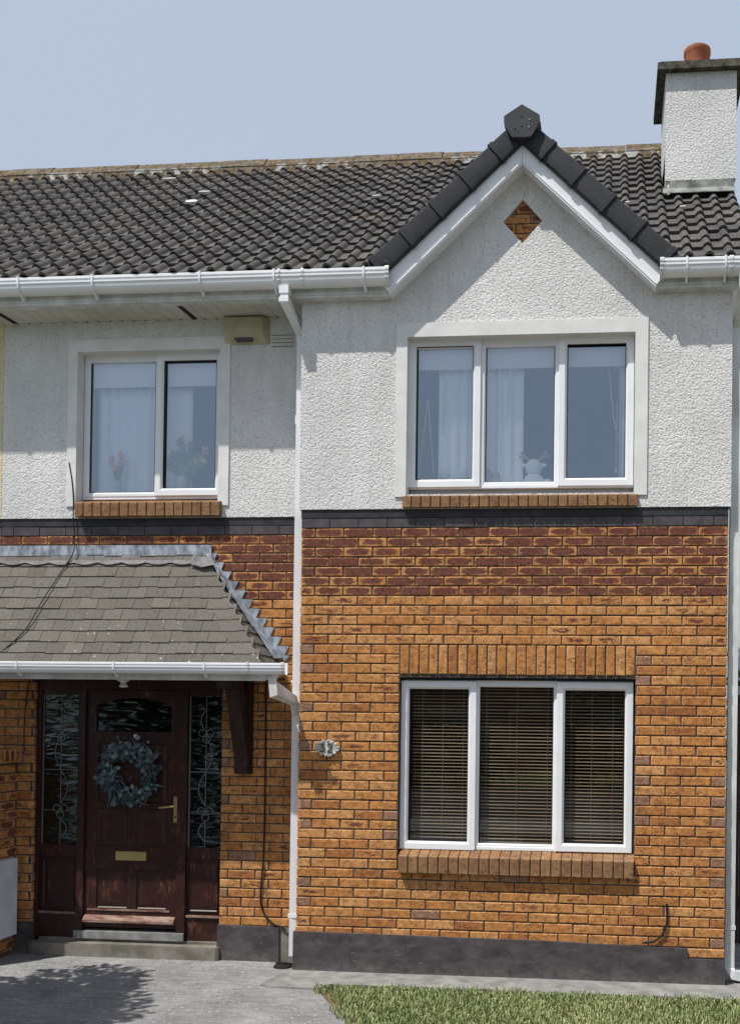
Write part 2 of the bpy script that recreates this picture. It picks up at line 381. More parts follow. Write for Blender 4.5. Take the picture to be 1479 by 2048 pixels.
def mk_drive():
    m = mat('brushed_concrete', (.26, .26, .26), .92, .15); t = NT(m); v = t.coord(); big = t.noise(v, 1.6, 6, .65); st = t.noise(t.coord((1.2, 5, 1)), 3.5, 5, .65); fi = t.noise(v, 150, 3, .65); gr = t.noise(v, 30, 3, .6)
    c = t.ramp(big, [(.3, (.175, .175, .175)), (.7, (.325, .322, .315))]); c = t.mix(.6, c, t.ramp(st, [(.32, G3(.60)), (.68, G3(1.28))]), 'MULTIPLY')
    c = t.mix(.8, c, t.ramp(fi, [(.3, G3(.55)), (.7, G3(1.4))]), 'MULTIPLY')
    c = t.mix(t.ramp(gr, [(.62, (0, 0, 0)), (.66, G3(.9))]), c, (.46, .45, .43)); c = t.mix(t.ramp(gr, [(.34, G3(.75)), (.39, (0, 0, 0))]), c, (.07, .07, .07))
    t.col(c); t.nor(t.bump(t.math('ADD', fi, gr), .6, .006)); return m
M_drive = mk_drive()
M_apron = mk_simple('apron_concrete', (.17, .168, .16), (.29, .285, .27), 7, .92, .15, .5, 140)
M_soil = mk_simple('dry_soil', (.10, .075, .045), (.19, .145, .085), 14, .95, .1, .6, 60, .01)
M_lawn = mk_simple('lawn_base', (.045, .075, .022), (.10, .12, .045), 9, .95, .1, .6, 60, .02)
M_grass = mk_leaf('grass_blade', (.080, .138, .036), (.44, .47, .21))
M_asphalt = mk_simple('asphalt', (.035, .035, .036), (.06, .06, .06), 30, .9, .2, .4, 200)
M_foliage = mk_leaf('foliage', (.022, .045, .014), (.075, .125, .034))
M_bark = mk_simple('bark', (.05, .035, .025), (.11, .085, .06), 10, .95, .1, .6, 30, .02)
M_white = mat('white_gloss', (.78, .78, .76), .4)
M_meter = mk_simple('meter_box_plastic', (.52, .54, .56), (.66, .67, .68), 5, .5, .3)
M_alarm = mk_simple('yellowed_plastic', (.34, .31, .19), (.47, .44, .30), 7, .55, .3)
M_red = mat('dark_red_lens', (.045, .008, .012), .25, .5)
M_plaque = mk_simple('cast_stone', (.34, .32, .28), (.62, .60, .56), 22, .85, .2, .5, 90)
M_num = mat('number_dark', (.055, .055, .05), .6)
# ================================================================ HOUSE
YR = 0.26                       # the door side of the front stands this far behind the bay
house = thing('house', (0, 0, 0), 'white roughcast and brown brick house with a pointed gable, red door and white windows', 'house')
def row_z(k): return 3.425 - .075 * k

def bricks(mb, spans_of_row, rows, Y, x_phase, dark_of_row, ux=lambda u, d, z: (u, d, z), m=0, even_half=True):
    """lays single bricks, each with its chamfer, tone and own slight set"""
    for k in rows:
        zt, zb = row_z(k) - .005, row_z(k + 1) + .005
        off = x_phase + (.1125 if (k % 2 == 0) == even_half else 0)
        for a, b in spans_of_row(k):
            i = math.floor((a - off) / .225) - 1
            while True:
                x0, x1 = off + i * .225 + .005, off + (i + 1) * .225 - .005; i += 1
                if x0 > b: break
                x0, x1 = max(x0, a), min(x1, b)
                if x1 - x0 < .03: continue
                one_brick(mb, x0, x1, zb, zt, Y, dark_of_row(k), ux, m)
def one_brick(mb, x0, x1, zb, zt, Y, dk, ux=lambda u, d, z: (u, d, z), m=0, end=False):
    j = lambda a: random.uniform(-a, a)
    x0 += j(.0018); x1 += j(.0018); zb += j(.0015); zt += j(.0015); y = Y + j(.0022); tl = j(.0016); ch = random.uniform(.0035, .006)
    r = min(.96, max(0, random.gauss(.56, .27)))
    if random.random() < (.35 if x1 - x0 < .125 and zt - zb < .09 else .004): r = 1.0
    g = dk if not callable(dk) else dk()
    c = (r, g, random.random())
    I = [(x0 + ch, y + tl, zb + ch), (x1 - ch, y - tl, zb + ch), (x1 - ch, y - tl, zt - ch), (x0 + ch, y + tl, zt - ch)]
    O = [(x0, y + ch, zb), (x1, y + ch, zb), (x1, y + ch, zt), (x0, y + ch, zt)]
    K = [(p[0], Y + .03, p[2]) for p in O]
    w = (x1 - x0); U = lambda p: (min(1, max(0, (p[0] - x0) / w)), min(1, max(0, (p[2] - zb) / (zt - zb))))
    T = lambda L: [ux(*p) for p in L]
    mb.face(T(I), m, c, [U(p) for p in I])
    for q in range(4):
        n = (q + 1) % 4
        mb.face(T([O[q], O[n], I[n], I[q]]), m, c, [U(O[q]), U(O[n]), U(I[n]), U(I[q])])
        mb.face(T([K[q], K[n], O[n], O[q]]), m, c, [U(O[q]), U(O[n]), U(O[n]), U(O[q])])
def dark_rows(k):
    if 0 <= k <= 6: return lambda: random.choice([.75, .9, 1.0, 1.1, .6, 1.3, .85, 1.9, .7, .5])
    if k <= 11: return lambda: random.choice([-1, -1, -1, -.1, .25, .1, -1])
    return lambda: random.choice([-1] * 14 + [.05, -.1, .2])

# --- bay brickwork
LX0, LX1, LZ0, LZ1 = .788, 2.583, .95, 2.30
def bay_span(k):
    if 12 <= k <= 34:
        return [(0, LX0 - .002), (LX1 + .004, 3.2575)]
    return [(0, 3.2575)]
bw = MB(); bw.useuv = True
bricks(bw, bay_span, range(0, 43), 0, 0, dark_rows)
one_brick(bw, 2.99, 3.2575, row_z(43) + .005, row_z(42) - .005, 0, -1)
# return of the bay towards the door
bricks(bw, lambda k: [(-.255, 0)], range(0, 43), 0, .0, dark_rows, ux=lambda u, d, z: (d, -u, z))
mm = 1
bw.slab([(.01, -.05), (3.25, -.05), (3.25, 3.43), (.01, 3.43)], [[(LX0, LZ0 - .14), (LX1, LZ0 - .14), (LX1, LZ1), (LX0, LZ1)]], .009, .13, 1)
bw.box(.009, .12, .131, YR + .2, -.05, 3.43, 1)
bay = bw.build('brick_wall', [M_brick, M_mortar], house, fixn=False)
# side and back walls
sw = MB(); sw.box(3.12, 3.2575, .131, 5.2, -.05, 3.43); sw.box(-2.62, 3.11, 5.06, 5.2, -.05, 5.2)
sw.mesh([(3.12, .1, 3.44), (3.12, 5.2, 3.44), (3.12, 5.2, 5.2), (3.12, 2.45, 7.55), (3.12, .1, 5.42), (3.27, .1, 3.44), (3.27, 5.2, 3.44), (3.27, 5.2, 5.2), (3.27, 2.45, 7.55), (3.27, .1, 5.42)],
        [(0, 1, 2, 3, 4), (9, 8, 7, 6, 5), (0, 5, 6, 1), (1, 6, 7, 2), (2, 7, 8, 3), (3, 8, 9, 4), (4, 9, 5, 0)])
sw.build('gable_end_wall', M_stucco, house)
# --- recessed brickwork beside the door
DX0, DX1, DZ1 = -2.315, -.715, 2.262
def rec_span(k):
    if row_z(k) < DZ1 + .08: return [(-2.615, DX0), (DX1, -.004)]
    return [(-2.615, -.004)]
rw = MB(); rw.useuv = True
bricks(rw, rec_span, range(0, 43), YR, -.2, dark_rows, even_half=False)
rw.slab([(-2.62, -.05), (0, -.05), (0, 3.43), (-2.62, 3.43)], [[(DX0 - .005, -.04), (DX1 + .005, -.04), (DX1 + .005, DZ1 + .02), (DX0 - .005, DZ1 + .02)]], YR + .009, YR + .14, 1)
for s in (0, 1):                                   # brick jambs of the door opening
    X = DX0 if s == 0 else DX1
    bricks(rw, lambda k: [(-YR - .13, -YR - .01)], range(16, 43), 0, .03, dark_rows, ux=(lambda u, d, z, X=X: (X - d + .004, -u, z)) if s == 0 else (lambda u, d, z, X=X: (X + d - .004, -u, z)))
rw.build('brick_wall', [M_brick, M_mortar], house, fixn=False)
# --- soldier course over the lower window
so_ = MB(); so_.useuv = True; n = 24; w = (LX1 - LX0) / n
for i in range(n):
    x0 = LX0 + i * w
    one_brick(so_, 2.30, 2.52, x0 + .005, x0 + w - .005, -.001, random.choice([-1, -1, -1, .0]), ux=lambda u, d, z: (z, d, u))
so_.box(LX0, LX1, .0095, .12, 2.275, 2.527, 1)
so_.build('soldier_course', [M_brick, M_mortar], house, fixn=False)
# --- dark band between brick and roughcast
def band(x0, x1, Y, ph, parent=house):
    b = MB(); i = 0; x = x0 + ph
    xs = [x0] + [x0 + ph + .225 * q for q in range(60) if x0 + .04 < x0 + ph + .225 * q < x1 - .03] + [x1]
    for a, c in zip(xs, xs[1:]):
        d = random.uniform(-.002, .002); t = random.random()
        b.prism([(a + .003, 3.428), (c - .003, 3.428), (c - .003, 3.497), (a + .003, 3.497)], 'y', Y - .003 + d, Y + .06, 0, (t, 0, 0))
    b.box(x0, x1, Y + .006, Y + .07, 3.426, 3.5, 1)
    b.box(x0, x1, Y - .006, Y + .07, 3.5015, 3.562, 2)
    return b.build('dark_band', [M_band, M_mortar, M_bandtop], parent)
band(0, 3.2575, 0, .225); band(-2.615, -.002, YR, .1)
# --- roughcast
UX0, UX1, UZ0, UZ1 = .825, 2.552, 3.735, 4.88
DM = [(1.695 - .150, 5.754), (1.695, 5.754 - .168), (1.695 + .150, 5.754), (1.695, 5.754 + .168)]
st = MB()
st.slab([(-.015, 3.565), (3.275, 3.565), (3.275, 5.25), (2.80, 5.25), (1.70, 6.27), (.60, 5.25), (-.015, 5.25)],
        [[(UX0 - .05, UZ0 - .06), (UX1 + .05, UZ0 - .06), (UX1 + .05, UZ1 + .05), (UX0 - .05, UZ1 + .05)], DM], -.016, .10)
st.box(-.015, .10, .101, YR + .12, 3.565, 5.25)
st.build('rendered_wall', [M_stucco], house)
VX0, VX1, VZ0, VZ1 = -1.968, -.775, 3.735, 4.925
st = MB()
st.slab([(-2.615, 3.565), (-.016, 3.565), (-.016, 5.22), (-2.615, 5.22)], [[(VX0 - .05, VZ0 - .06), (VX1 + .05, VZ0 - .06), (VX1 + .05, VZ1 + .05), (VX0 - .05, VZ1 + .05)]], YR - .016, YR + .12)
st.build('rendered_wall', [M_stucco], house)
# --- brick diamond in the gable
dm = MB(); dm.useuv = True
for i in range(-3, 4):
    z0 = 5.748 + i * .075; o = 0 if i % 2 else .1125
    for q in range(-2, 3):
        x0 = 1.64 + o + q * .225
        a, b = max(x0 + .005, 1.53), min(x0 + .22, 1.86)
        if b - a > .03: one_brick(dm, a, b, z0 + .005, z0 + .07, .006, random.choice([-1, .2, .5, .7]))
dm.box(1.53, 1.86, .016, .09, 5.56, 5.95, 1)
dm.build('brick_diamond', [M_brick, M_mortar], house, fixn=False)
# --- plinths
pl = MB()
def plinth(prof, Y, xa=None):
    pl.prism(prof, 'y', Y - .022, Y + .05)
plinth([(-.012, -.04), (3.262, -.04), (3.262, .1), (3.262, .195), (2.99, .198), (2.985, .272), (2.40, .283), (1.9, .296), (1.0, .302), (-.012, .308)], 0)
pl.box(-.014, .06, -.0215, YR - .024, -.04, .306)
pl.build('plinth', M_plinth, house)
pl = MB(); pl.prism([(-.725, -.04), (-.212, -.04), (-.214, .274), (-.722, .282)], 'y', YR - .024, YR + .05); pl.build('plinth', M_plinth, house)
pl = MB(); pl.prism([(-2.44, -.04), (-2.302, -.04), (-2.306, .255), (-2.44, .255)], 'y', YR - .024, YR + .05); pl.build('plinth', M_plinth, house)
pl = MB(); pl.box(-.211, -.015, YR - .008, YR + .04, -.04, .272); pl.build('render_strip', M_concrete, house)

# ---------------------------------------------------------------- windows
def window(X0, X1, Z0, Z1, Y, lights, sill, surround, glass, fw=.05):
    """lights: (x0,x1,z0,z1,is_sash) of the glass; Y: front plane of the fixed frame"""
    f = MB()
    f.ring(X0, X1, Z0, Z1, fw, Y, Y + .06, .008)
    for a, b in zip(lights, lights[1:]):
        mx = (a[1] + b[0]) / 2; f.box(mx - .022, mx + .022, Y + .001, Y + .059, Z0 + fw - .004, Z1 - fw + .004)
    for L in lights:
        if not L[4]:
            f.ring(L[0] - .036, L[1] + .036, L[2] - .036, L[3] + .036, .036, Y - .004, Y + .05, .012, 0, 1)
    win = f.build('window', [M_upvc, M_gasket], house)
    for L in lights:
        if L[4]:
            q = MB(); w = .062; q.ring(L[0] - w, L[1] + w, L[2] - w, L[3] + w, w, Y - .022, Y + .05, .016, 0, 1)
            q.build('sash', [M_upvc, M_gasket], win)
    for L in lights:
        g = MB(); e = .012; yy = Y + .022
        g.box(L[0] - e, L[1] + e, yy, yy + .004, L[2] - e, L[3] + e, 1); g.m[2] = 0; g.build('pane', [glass, M_clear], win)
    # brick-on-edge sill, sloping
    x0, x1, zb, zt, yf, n = sill; q = MB(); q.useuv = True; w = (x1 - x0) / n
    for i in range(n):
        a, b = x0 + i * w + .004, x0 + (i + 1) * w - .004; j = random.uniform(-.002, .002); c = (min(1, max(0, random.gauss(.35, .2))), random.choice([-1, -1, -1, .1]), 0); e = .004
        yb = Y + .01; hb = zt + (yb - yf) * .30; uv = [(0, 0), (1, 0), (1, 1), (0, 1)]
        F = [(a + e, yf + j, zb + e), (b - e, yf + j, zb + e), (b - e, yf + j, zt - e), (a + e, yf + j, zt - e)]; O = [(a, yf + j + e, zb), (b, yf + j + e, zb), (b, yf + j + e, zt), (a, yf + j + e, zt)]
        q.face(F, 0, c, uv)
        for k in range(4): q.face([O[k], O[(k + 1) % 4], F[(k + 1) % 4], F[k]], 0, c, [uv[k], uv[(k + 1) % 4], uv[(k + 1) % 4], uv[k]])
        q.face([O[3], O[2], (b, yb, hb), (a, yb, hb)], 0, c, uv); q.face([O[1], O[0], (a, yb, zb), (b, yb, zb)], 0, c, uv)
        q.face([O[0], O[3], (a, yb, hb), (a, yb, zb)], 0, c, uv); q.face([O[2], O[1], (b, yb, zb), (b, yb, hb)], 0, c, uv)
    q.face([(x0 + .004, yf + .012, zt - .004), (x1 - .004, yf + .012, zt - .004), (x1 - .004, Y + .02, zt + (Y - yf) * .3 - .003), (x0 + .004, Y + .02, zt + (Y - yf) * .3 - .003)], 1)
    q.face([(x0 + .004, yf + .012, zb + .004), (x1 - .004, yf + .012, zb + .004), (x1 - .004, yf + .012, zt - .004), (x0 + .004, yf + .012, zt - .004)], 1)
    q.face([(x0 + .004, yf + .012, zb + .004), (x0 + .004, Y, zb + .004), (x1 - .004, Y, zb + .004), (x1 - .004, yf + .012, zb + .004)], 1)
    q.build('sill', [M_sillb, M_mortar], win, fixn=False)
    if surround:
        a, b, c_, d, yf2 = surround; q = MB()
        q.slab([(a, c_), (X0 - .004, c_), (X0 - .004, Z1 + .004), (X1 + .004, Z1 + .004), (X1 + .004, c_), (b, c_), (b, d), (a, d)], [], yf2, Y + .055)
        q.build('surround', M_trim, win)
    return win
window(UX0, UX1, UZ0, UZ1, .075, [(.875, 1.318, 3.808, 4.842, 1), (1.415, 1.948, 3.772, 4.866, 0), (2.042, 2.490, 3.808, 4.836, 1)],
       (.798, 2.587, 3.568, 3.655, -.055, 24), (.735, 2.652, 3.655, 4.99, -.028), M_glass)
window(VX0, VX1, VZ0, VZ1, .335, [(-1.922, -1.356, 3.795, 4.905, 0), (-1.280, -.835, 3.822, 4.876, 1)],
       (-1.954, -.734, 3.568, 3.68, .185, 16), (-2.052, -.685, 3.66, 5.03, YR - .028), M_glass)
window(LX0 + .012, LX1 - .010, .955, 2.258, .075, [(.853, 1.314, 1.015, 2.188, 1), (1.400, 1.966, .992, 2.222, 0), (2.054, 2.508, 1.022, 2.186, 1)],
       (.803, 2.587, .785, .915, -.055, 23), None, M_glassl)
hd = MB(); hd.box(LX0 + .003, LX1 - .003, .035, .11, 2.262, 2.2745); hd.build('window_lintel', M_gasket, house)

# ---------------------------------------------------------------- interior shells seen through the glass
def room(x0, x1, y0, y1, z0, z1, mt, name='room'):
    r = MB(); t = .03
    r.box(x0 - t, x0, y0, y1, z0 - t, z1 + t); r.box(x1, x1 + t, y0, y1, z0 - t, z1 + t); r.box(x0 - t, x1 + t, y1, y1 + t, z0 - t, z1 + t)
    r.box(x0, x1, y0, y1 - .001, z0 - t, z0); r.box(x0, x1, y0, y1 - .001, z1, z1 + t)
    return r.build(name, mt, house)
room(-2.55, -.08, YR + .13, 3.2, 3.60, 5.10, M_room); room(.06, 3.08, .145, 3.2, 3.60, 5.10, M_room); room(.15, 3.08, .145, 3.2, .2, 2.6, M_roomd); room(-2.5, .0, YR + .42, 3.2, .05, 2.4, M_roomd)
ws = MB(); ws.box(UX0, UX1, .136, .36, 3.70, 3.742); ws.build('window_board', M_upvc, house)
ws = MB(); ws.box(VX0, VX1, .396, .62, 3.70, 3.742); ws.build('window_board', M_upvc, house)

# ---------------------------------------------------------------- main roof
EY, EZ, RY, RZ = -.165, 5.352, 2.45, 7.66
SL = math.hypot(RY - EY, RZ - EZ); DY, DZ = (RY - EY) / SL, (RZ - EZ) / SL; NY, NZ = -DZ, DY
PROF = [(0, 0), (.012, 0), (.068, .001), (.076, .006), (.086, .020), (.099, .031), (.112, .034), (.125, .031), (.138, .020), (.147, .005), (.15, 0)]
def tiled_slope(x0, x1, rows=16, shade=0.0, keep=None, cut=False):
    mb = MB(); g = SL / rows; nt = int(round((x1 - x0) / .30))
    for i in range(rows):
        for q in range(nt):
            tx = x0 + q * .30; s0 = i * g - .03 + random.gauss(0, .005); s1 = (i + 1) * g + .01; hj = random.uniform(-.003, .003)
            if keep and not keep(tx + .15, s0 + g / 2): continue
            hi = .030 + hj; lo = .003
            xs = [(tx + a, h) for a, h in PROF] + [(tx + .15 + a, h) for a, h in PROF[1:]]
            top = max(0, (i - rows + 3.4) / 3.4); c = (min(1, max(0, random.gauss(.35 + shade, .38))), top * (.9 if i == rows - 1 else .45) + (.3 if random.random() < .02 else 0), 0)
            P = lambda x, s, h: (x, EY + DY * s + NY * h, EZ + DZ * s + NZ * h)
            n = len(xs); V = [P(x, s0, h + hi) for x, h in xs] + [P(x, s1, h + lo) for x, h in xs] + [P(x, s0 + .002, max(-.004, h + hi - .022)) for x, h in xs]
            F = []
            for k in range(n - 1): F.append((k, k + 1, n + k + 1, n + k)); F.append((2 * n + k, 2 * n + k + 1, k + 1, k))
            F.append((0, n, 2 * n)); F.append((n - 1, 3 * n - 1, 2 * n - 1))
            mb.mesh(V, F, 0, c)
    # underlay deck
    P = lambda x, s, h: (x, EY + DY * s + NY * h, EZ + DZ * s + NZ * h)
    ol = [(x0, 0), (.58, 0), (1.70, (6.40 - EZ) / DZ), (2.82, 0), (x1, 0), (x1, SL), (x0, SL)] if cut else [(x0, 0), (x1, 0), (x1, SL), (x0, SL)]
    n = len(ol); fs = [(k, (k + 1) % n, n + (k + 1) % n, n + k) for k in range(n)]
    for tr in tessellate_polygon([[Vector((a, b, 0)) for a, b in ol]]): fs += [tuple(tr), tuple(n + k for k in reversed(tr))]
    mb.mesh([P(a, b, -.006) for a, b in ol] + [P(a, b, -.05) for a, b in ol], fs, 1)
    yb = 2 * RY - EY
    mb.mesh([(x0, RY, RZ + .02), (x1, RY, RZ + .02), (x1, yb, EZ), (x0, yb, EZ), (x0, RY, RZ - .03), (x1, RY, RZ - .03), (x1, yb, EZ - .05), (x0, yb, EZ - .05)], [(0, 1, 2, 3), (7, 6, 5, 4), (0, 4, 5, 1), (1, 5, 6, 2), (2, 6, 7, 3), (3, 7, 4, 0)], 1, (.4, 0, 0))
    return mb
VA, VS = 1.70, .915             # gable apex x and slope
def behind_gable(x, s):
    z = EZ + DZ * s
    return z > 6.47 - abs(x - VA) * .92 + .02 or s < 0
XR = 3.42; XL = -2.58
roof = tiled_slope(XL, XR, keep=lambda x, s: abs(x - VA) > 1.17 or EZ + DZ * s > 6.44 - .92 * abs(x - VA) - .12, cut=True).build('roof', [M_tile, M_verge], house)
def mk_ridge():
    m = mat('ridge_mossy', (.12, .1, .08), .95, .1); t = NT(m); v = t.coord(); n = t.noise(v, 12, 5, .7); n2 = t.noise(v, 30, 4, .6); r, g, b = t.tone()[:3]
    c = t.ramp(n, [(.3, (.045, .040, .034)), (.6, (.11, .095, .075))]); c = t.mix(t.ramp(n2, [(.46, (0, 0, 0)), (.58, G3(.8))]), c, (.20, .132, .060))
    c = t.mix(t.math('MULTIPLY', r, t.ramp(t.noise(v, 9, 4, .7), [(.48, (0, 0, 0)), (.54, G3(.9))])), c, (.40, .42, .42)); t.col(c); t.nor(t.bump(n2, .8, .012)); return m
M_ridge = mk_ridge()
def ridge(x0, x1, parent):
    mb = MB(); n = int((x1 - x0) / .45)
    L = (x1 - x0) / n
    for i in range(n):
        a, b = x0 + i * L, x0 + (i + 1) * L; j = random.uniform(-.006, .006)
        mb.prism([(RY - .15, RZ - .045 + j), (RY - .05, RZ + .075 + j), (RY, RZ + .10 + j), (RY + .05, RZ + .075 + j), (RY + .15, RZ - .045 + j)], 'x', a + .004, b - .004, 0, (.15, 0, 0))
        mb.prism([(RY - .165, RZ - .115), (RY - .140, RZ - .03), (RY, RZ + .05), (RY + .14, RZ - .03), (RY + .165, RZ - .1)], 'x', a - .002, b + .002, 0, (1.0 if random.random() < .6 else .2, 0, 0))
    return mb.build('ridge_capping', M_ridge, parent)
ridge(XL, XR, roof)
# lead flats, bird droppings and slipped tile chips on the slope
M_lich = mk_simple('pale_lichen', (.48, .47, .43), (.66, .65, .60), 20, .9)
for px, s, w_, h_ in ((-2.05, 2.93, .17, .03), (-1.49, 2.33, .13, .028), (-1.50, 1.98, .13, .08), (.25, 1.93, .10, .02), (2.95, 1.2, .06, .02), (2.5, 1.4, .04, .03)):
    ch = MB(); P = lambda x, s, h: (x, EY + DY * s + NY * h, EZ + DZ * s + NZ * h)
    pts = [P(px + w_ * math.cos(a) * .5 * random.uniform(.8, 1.1), s + h_ * math.sin(a) * .6, .070) for a in [k * math.pi / 4 for k in range(8)]]
    low = [(p[0], p[1] - NY * .02, p[2] - NZ * .02) for p in pts]
    ch.mesh(pts + low, [tuple(range(8))] + [(k, (k + 1) % 8, 8 + (k + 1) % 8, 8 + k) for k in range(8)])
    ch.build('lichen_patch', M_lich, roof)
# barge strip of the right verge
vg = MB(); P = lambda x, s, h: (x, EY + DY * s + NY * h, EZ + DZ * s + NZ * h)
for a, b, h0, h1 in ((XR - .10, XR + .004, -.12, -.052),):
    vg.mesh([P(a, 0, h0), P(b, 0, h0), P(b, SL, h0), P(a, SL, h0), P(a, 0, h1), P(b, 0, h1), P(b, SL, h1), P(a, SL, h1)], [(0, 3, 2, 1), (4, 5, 6, 7), (0, 1, 5, 4), (1, 2, 6, 5), (2, 3, 7, 6), (3, 0, 4, 7)])
vg.build('verge_board', M_upvcd, roof)

# ---------------------------------------------------------------- gable roof, verge caps, bargeboards
gr = MB(); zt = 6.44
for sgn in (-1, 1):
    xe = VA + sgn * 1.20; ze = zt - 1.20 * .92
    ye = 1.07; y2 = -.15
    A0 = [(VA, -.06, zt), (xe, -.06, ze), (xe, y2 + .15, ze), (VA, ye + .1, zt)]
    gr.mesh([(VA, -.09, zt), (xe, -.09, ze), (xe, .05, ze), (VA, 1.2, zt), (VA, -.09, zt - .06), (xe, -.09, ze - .06), (xe, .05, ze - .06), (VA, 1.2, zt - .06)], [(0, 1, 2, 3), (7, 6, 5, 4), (0, 4, 5, 1), (1, 5, 6, 2), (2, 6, 7, 3)], 0, (.3, 0, 0))
gable = gr.build('gable_roof', [M_verge], house)
def verge_cap(sgn, t0, t1, i):
    """one overlapping black cap: t along the slope measured in x from the apex"""
    mb = MB(); c0 = math.sqrt(1 + .92 ** 2)
    def Q(t, d, y): # d: distance below outer edge, perpendicular
        return (VA + sgn * (t - d * .92 / c0), y, 6.47 - .92 * t - d / c0)
    ov = .0
    prof = [(0, .02), (0, -.175), (.005, -.190), (.014, -.200), (.105, -.198), (.145, -.190), (.156, -.175), (.156, -.152)]
    def ring(t, lift): return [Q(t, d - lift * (1 if d < .08 else -1), y - lift * (1 if y < -.12 else 0)) for d, y in prof]
    V = ring(t0, 0) + ring(t1 - .03, .004) + ring(t1 - .027, .011) + ring(t1, .011)
    n = len(prof); F = []
    for r_ in range(3):
        for k in range(n - 1): F.append((r_ * n + k, r_ * n + k + 1, (r_ + 1) * n + k + 1, (r_ + 1) * n + k))
    F.append(tuple(range(n))); F.append(tuple(reversed(range(3 * n, 4 * n))))
    mb.mesh(V, F)
    return mb.build('verge_cap', M_verge, gable, smooth=True)
for sgn in (-1, 1):
    n = 5; T = 1.12; g = T / n
    for i in range(n): verge_cap(sgn, .03 + i * g - (.02 if i else 0), .03 + (i + 1) * g, i)
rc = MB(); pent = [(0, .058), (.140, -.030), (.140, -.078), (.126, -.112), (.082, -.190), (.068, -.200), (-.068, -.200), (-.082, -.190), (-.126, -.112), (-.140, -.078), (-.140, -.030)]
rc.prism([(VA + a * .94, 6.452 + b * .94) for a, b in pent], 'y', -.245, -.17); rc.prism([(VA + a * .96, 6.448 + b * .96 - .004) for a, b in pent[:2] + pent[-1:]], 'y', -.169, 1.15)
for dx, dz in ((0, -.03), (.06, -.06), (.0, -.1), (-.05, -.12), (.055, -.115)): rc.ball((VA + dx, -.245, 6.448 + dz), .006, 8, 1 if dx > .05 else 0)
rc.build('ridge_end_cap', [M_verge, M_metal], gable)
for sgn in (-1, 1):
    bb = MB(); s = lambda x, z: (VA + sgn * x, z)
    face = [s(0.001, 6.31), s(1.095, 5.308), s(1.075, 5.27), s(1.0, 5.178), s(.001, 6.128)]
    bb.prism(face, 'y', -.150, -.103)
    lip = [s(.001, 6.146), s(1.0, 5.196), s(1.0, 5.180), s(.001, 6.130)]
    bb.prism(lip, 'y', -.158, -.1505); pass
    bb.prism([s(.001, 6.140), s(1.0, 5.190), s(1.0, 5.178), s(.001, 6.126)], 'y', -.1025, -.0165)
    bb.prism([s(.001, 6.128), s(1.0, 5.177), s(1.0, 5.163), s(.001, 6.114)], 'y', -.153, -.1385)
    bb.build('bargeboard', M_upvc, house)

# ---------------------------------------------------------------- eaves: fascia, soffit, gutters
def gutter_run(x0, x1, yf, zt, parent_name, brackets, joints, parent=house, drop=0, sc=1.0):
    g = MB(); D = .108 * sc; H = .118 * sc
    pr = [(0, 0), (-.004, -.004), (-.005, -.022), (.006, -.027), (.006, -.032), (-.004, -.036), (-.004, -.050), (.004, -.056), (.004, -.078), (.018, -.103), (.040, -.118), (.075, -.118), (.104, -.100), (.108, -.03), (.108, .0)]
    pr = [(a * sc, b * sc) for a, b in pr]
    inner = [(a + (.006 if a < .05 else -.006), b + (.006 if b < -.09 else 0)) for a, b in reversed(pr)]
    full = pr + inner
    g.prism([(yf + a, zt + b) for a, b in full], 'x', x0, x1)
    go = g.build(parent_name, M_upvc, parent, smooth=True)
    for x in brackets:
        b = MB(); k = [(-.009, .006), (-.010, -.05), (-.004, -.08), (.012, -.107), (.037, -.125), (.080, -.155), (.100, -.150), (.1, -.11), (.075, -.1195), (.039, -.1195), (.017, -.104), (.003, -.079), (-.0045, -.05), (-.0045, 0.0), (.02, .002), (.02, .006)]
        b.prism([(yf + a * sc, zt + c * sc) for a, c in k], 'x', x - .008, x + .008); b.build('bracket', M_upvc, go)
    for x, w in joints:
        b = MB(); o = [(a - (.005 if a < .06 else 0), c - (.006 if c < -.09 else 0) + (.005 if c > -.003 else 0)) for a, c in pr]
        inn = [(a + (.0055 if a < .06 else -.001), c + (.007 if c < -.09 else 0)) for a, c in reversed(o)]
        b.prism([(yf + a, zt + c) for a, c in o + inn], 'x', x - w / 2, x + w / 2); b.build('gutter_joint', M_upvcd, go)
    return go
GY = -.212; GZ = 5.347
fa = MB(); fa.box(-2.615, .70, -.10, -.078, 5.193, 5.36); fa.box(-2.615, .70, -.1045, -.1005, 5.193, 5.215); fa.build('fascia', M_upvcd, house)
fa = MB(); fa.box(2.70, XR, -.10, -.078, 5.193, 5.36); fa.box(2.70, XR, -.1045, -.1005, 5.193, 5.215); fa.build('fascia', M_upvcd, house)
sf = MB(); sf.box(-2.615, .70, -.10, -.0165, 5.176, 5.1925); sf.build('soffit_trim', M_upvcd, house); sf = MB(); sf.box(2.70, XR - .01, -.10, -.0165, 5.176, 5.1925); sf.build('soffit_trim', M_upvcd, house)
sf = MB(); x = -2.612
while x < -.03:
    sf.box(x, min(x + .096, -.017), -.0155, YR - .017, 5.1795, 5.192); x += .1
sf.box(-2.612, -.02, -.0155, YR - .017, 5.1925, 5.199)
for k in range(24): sf.ball((-2.5 + k * .1, YR - .022, 5.176), .006, 6, 1)
soff = sf.build('soffit', [M_soffit, M_gasket], house)
for x in (-2.55, -1.02):
    q = MB(); q.prism([(x, -.012), (x + .035, -.012), (x + .035 + .02, YR - .03), (x + .02, YR - .03)], 'z', 5.172, 5.179); q.build('soffit_vent', M_gasket, soff)
gutter_run(-2.60, .705, GY, GZ, 'gutter', [-2.214, -1.612, -.756, -.175, .517], [(-.135, .016), (.045, .02), (.695, .03)])
gutter_run(2.725, 3.50, GY, GZ, 'gutter', [2.92, 3.197], [(2.74, .03), (3.24, .03)])

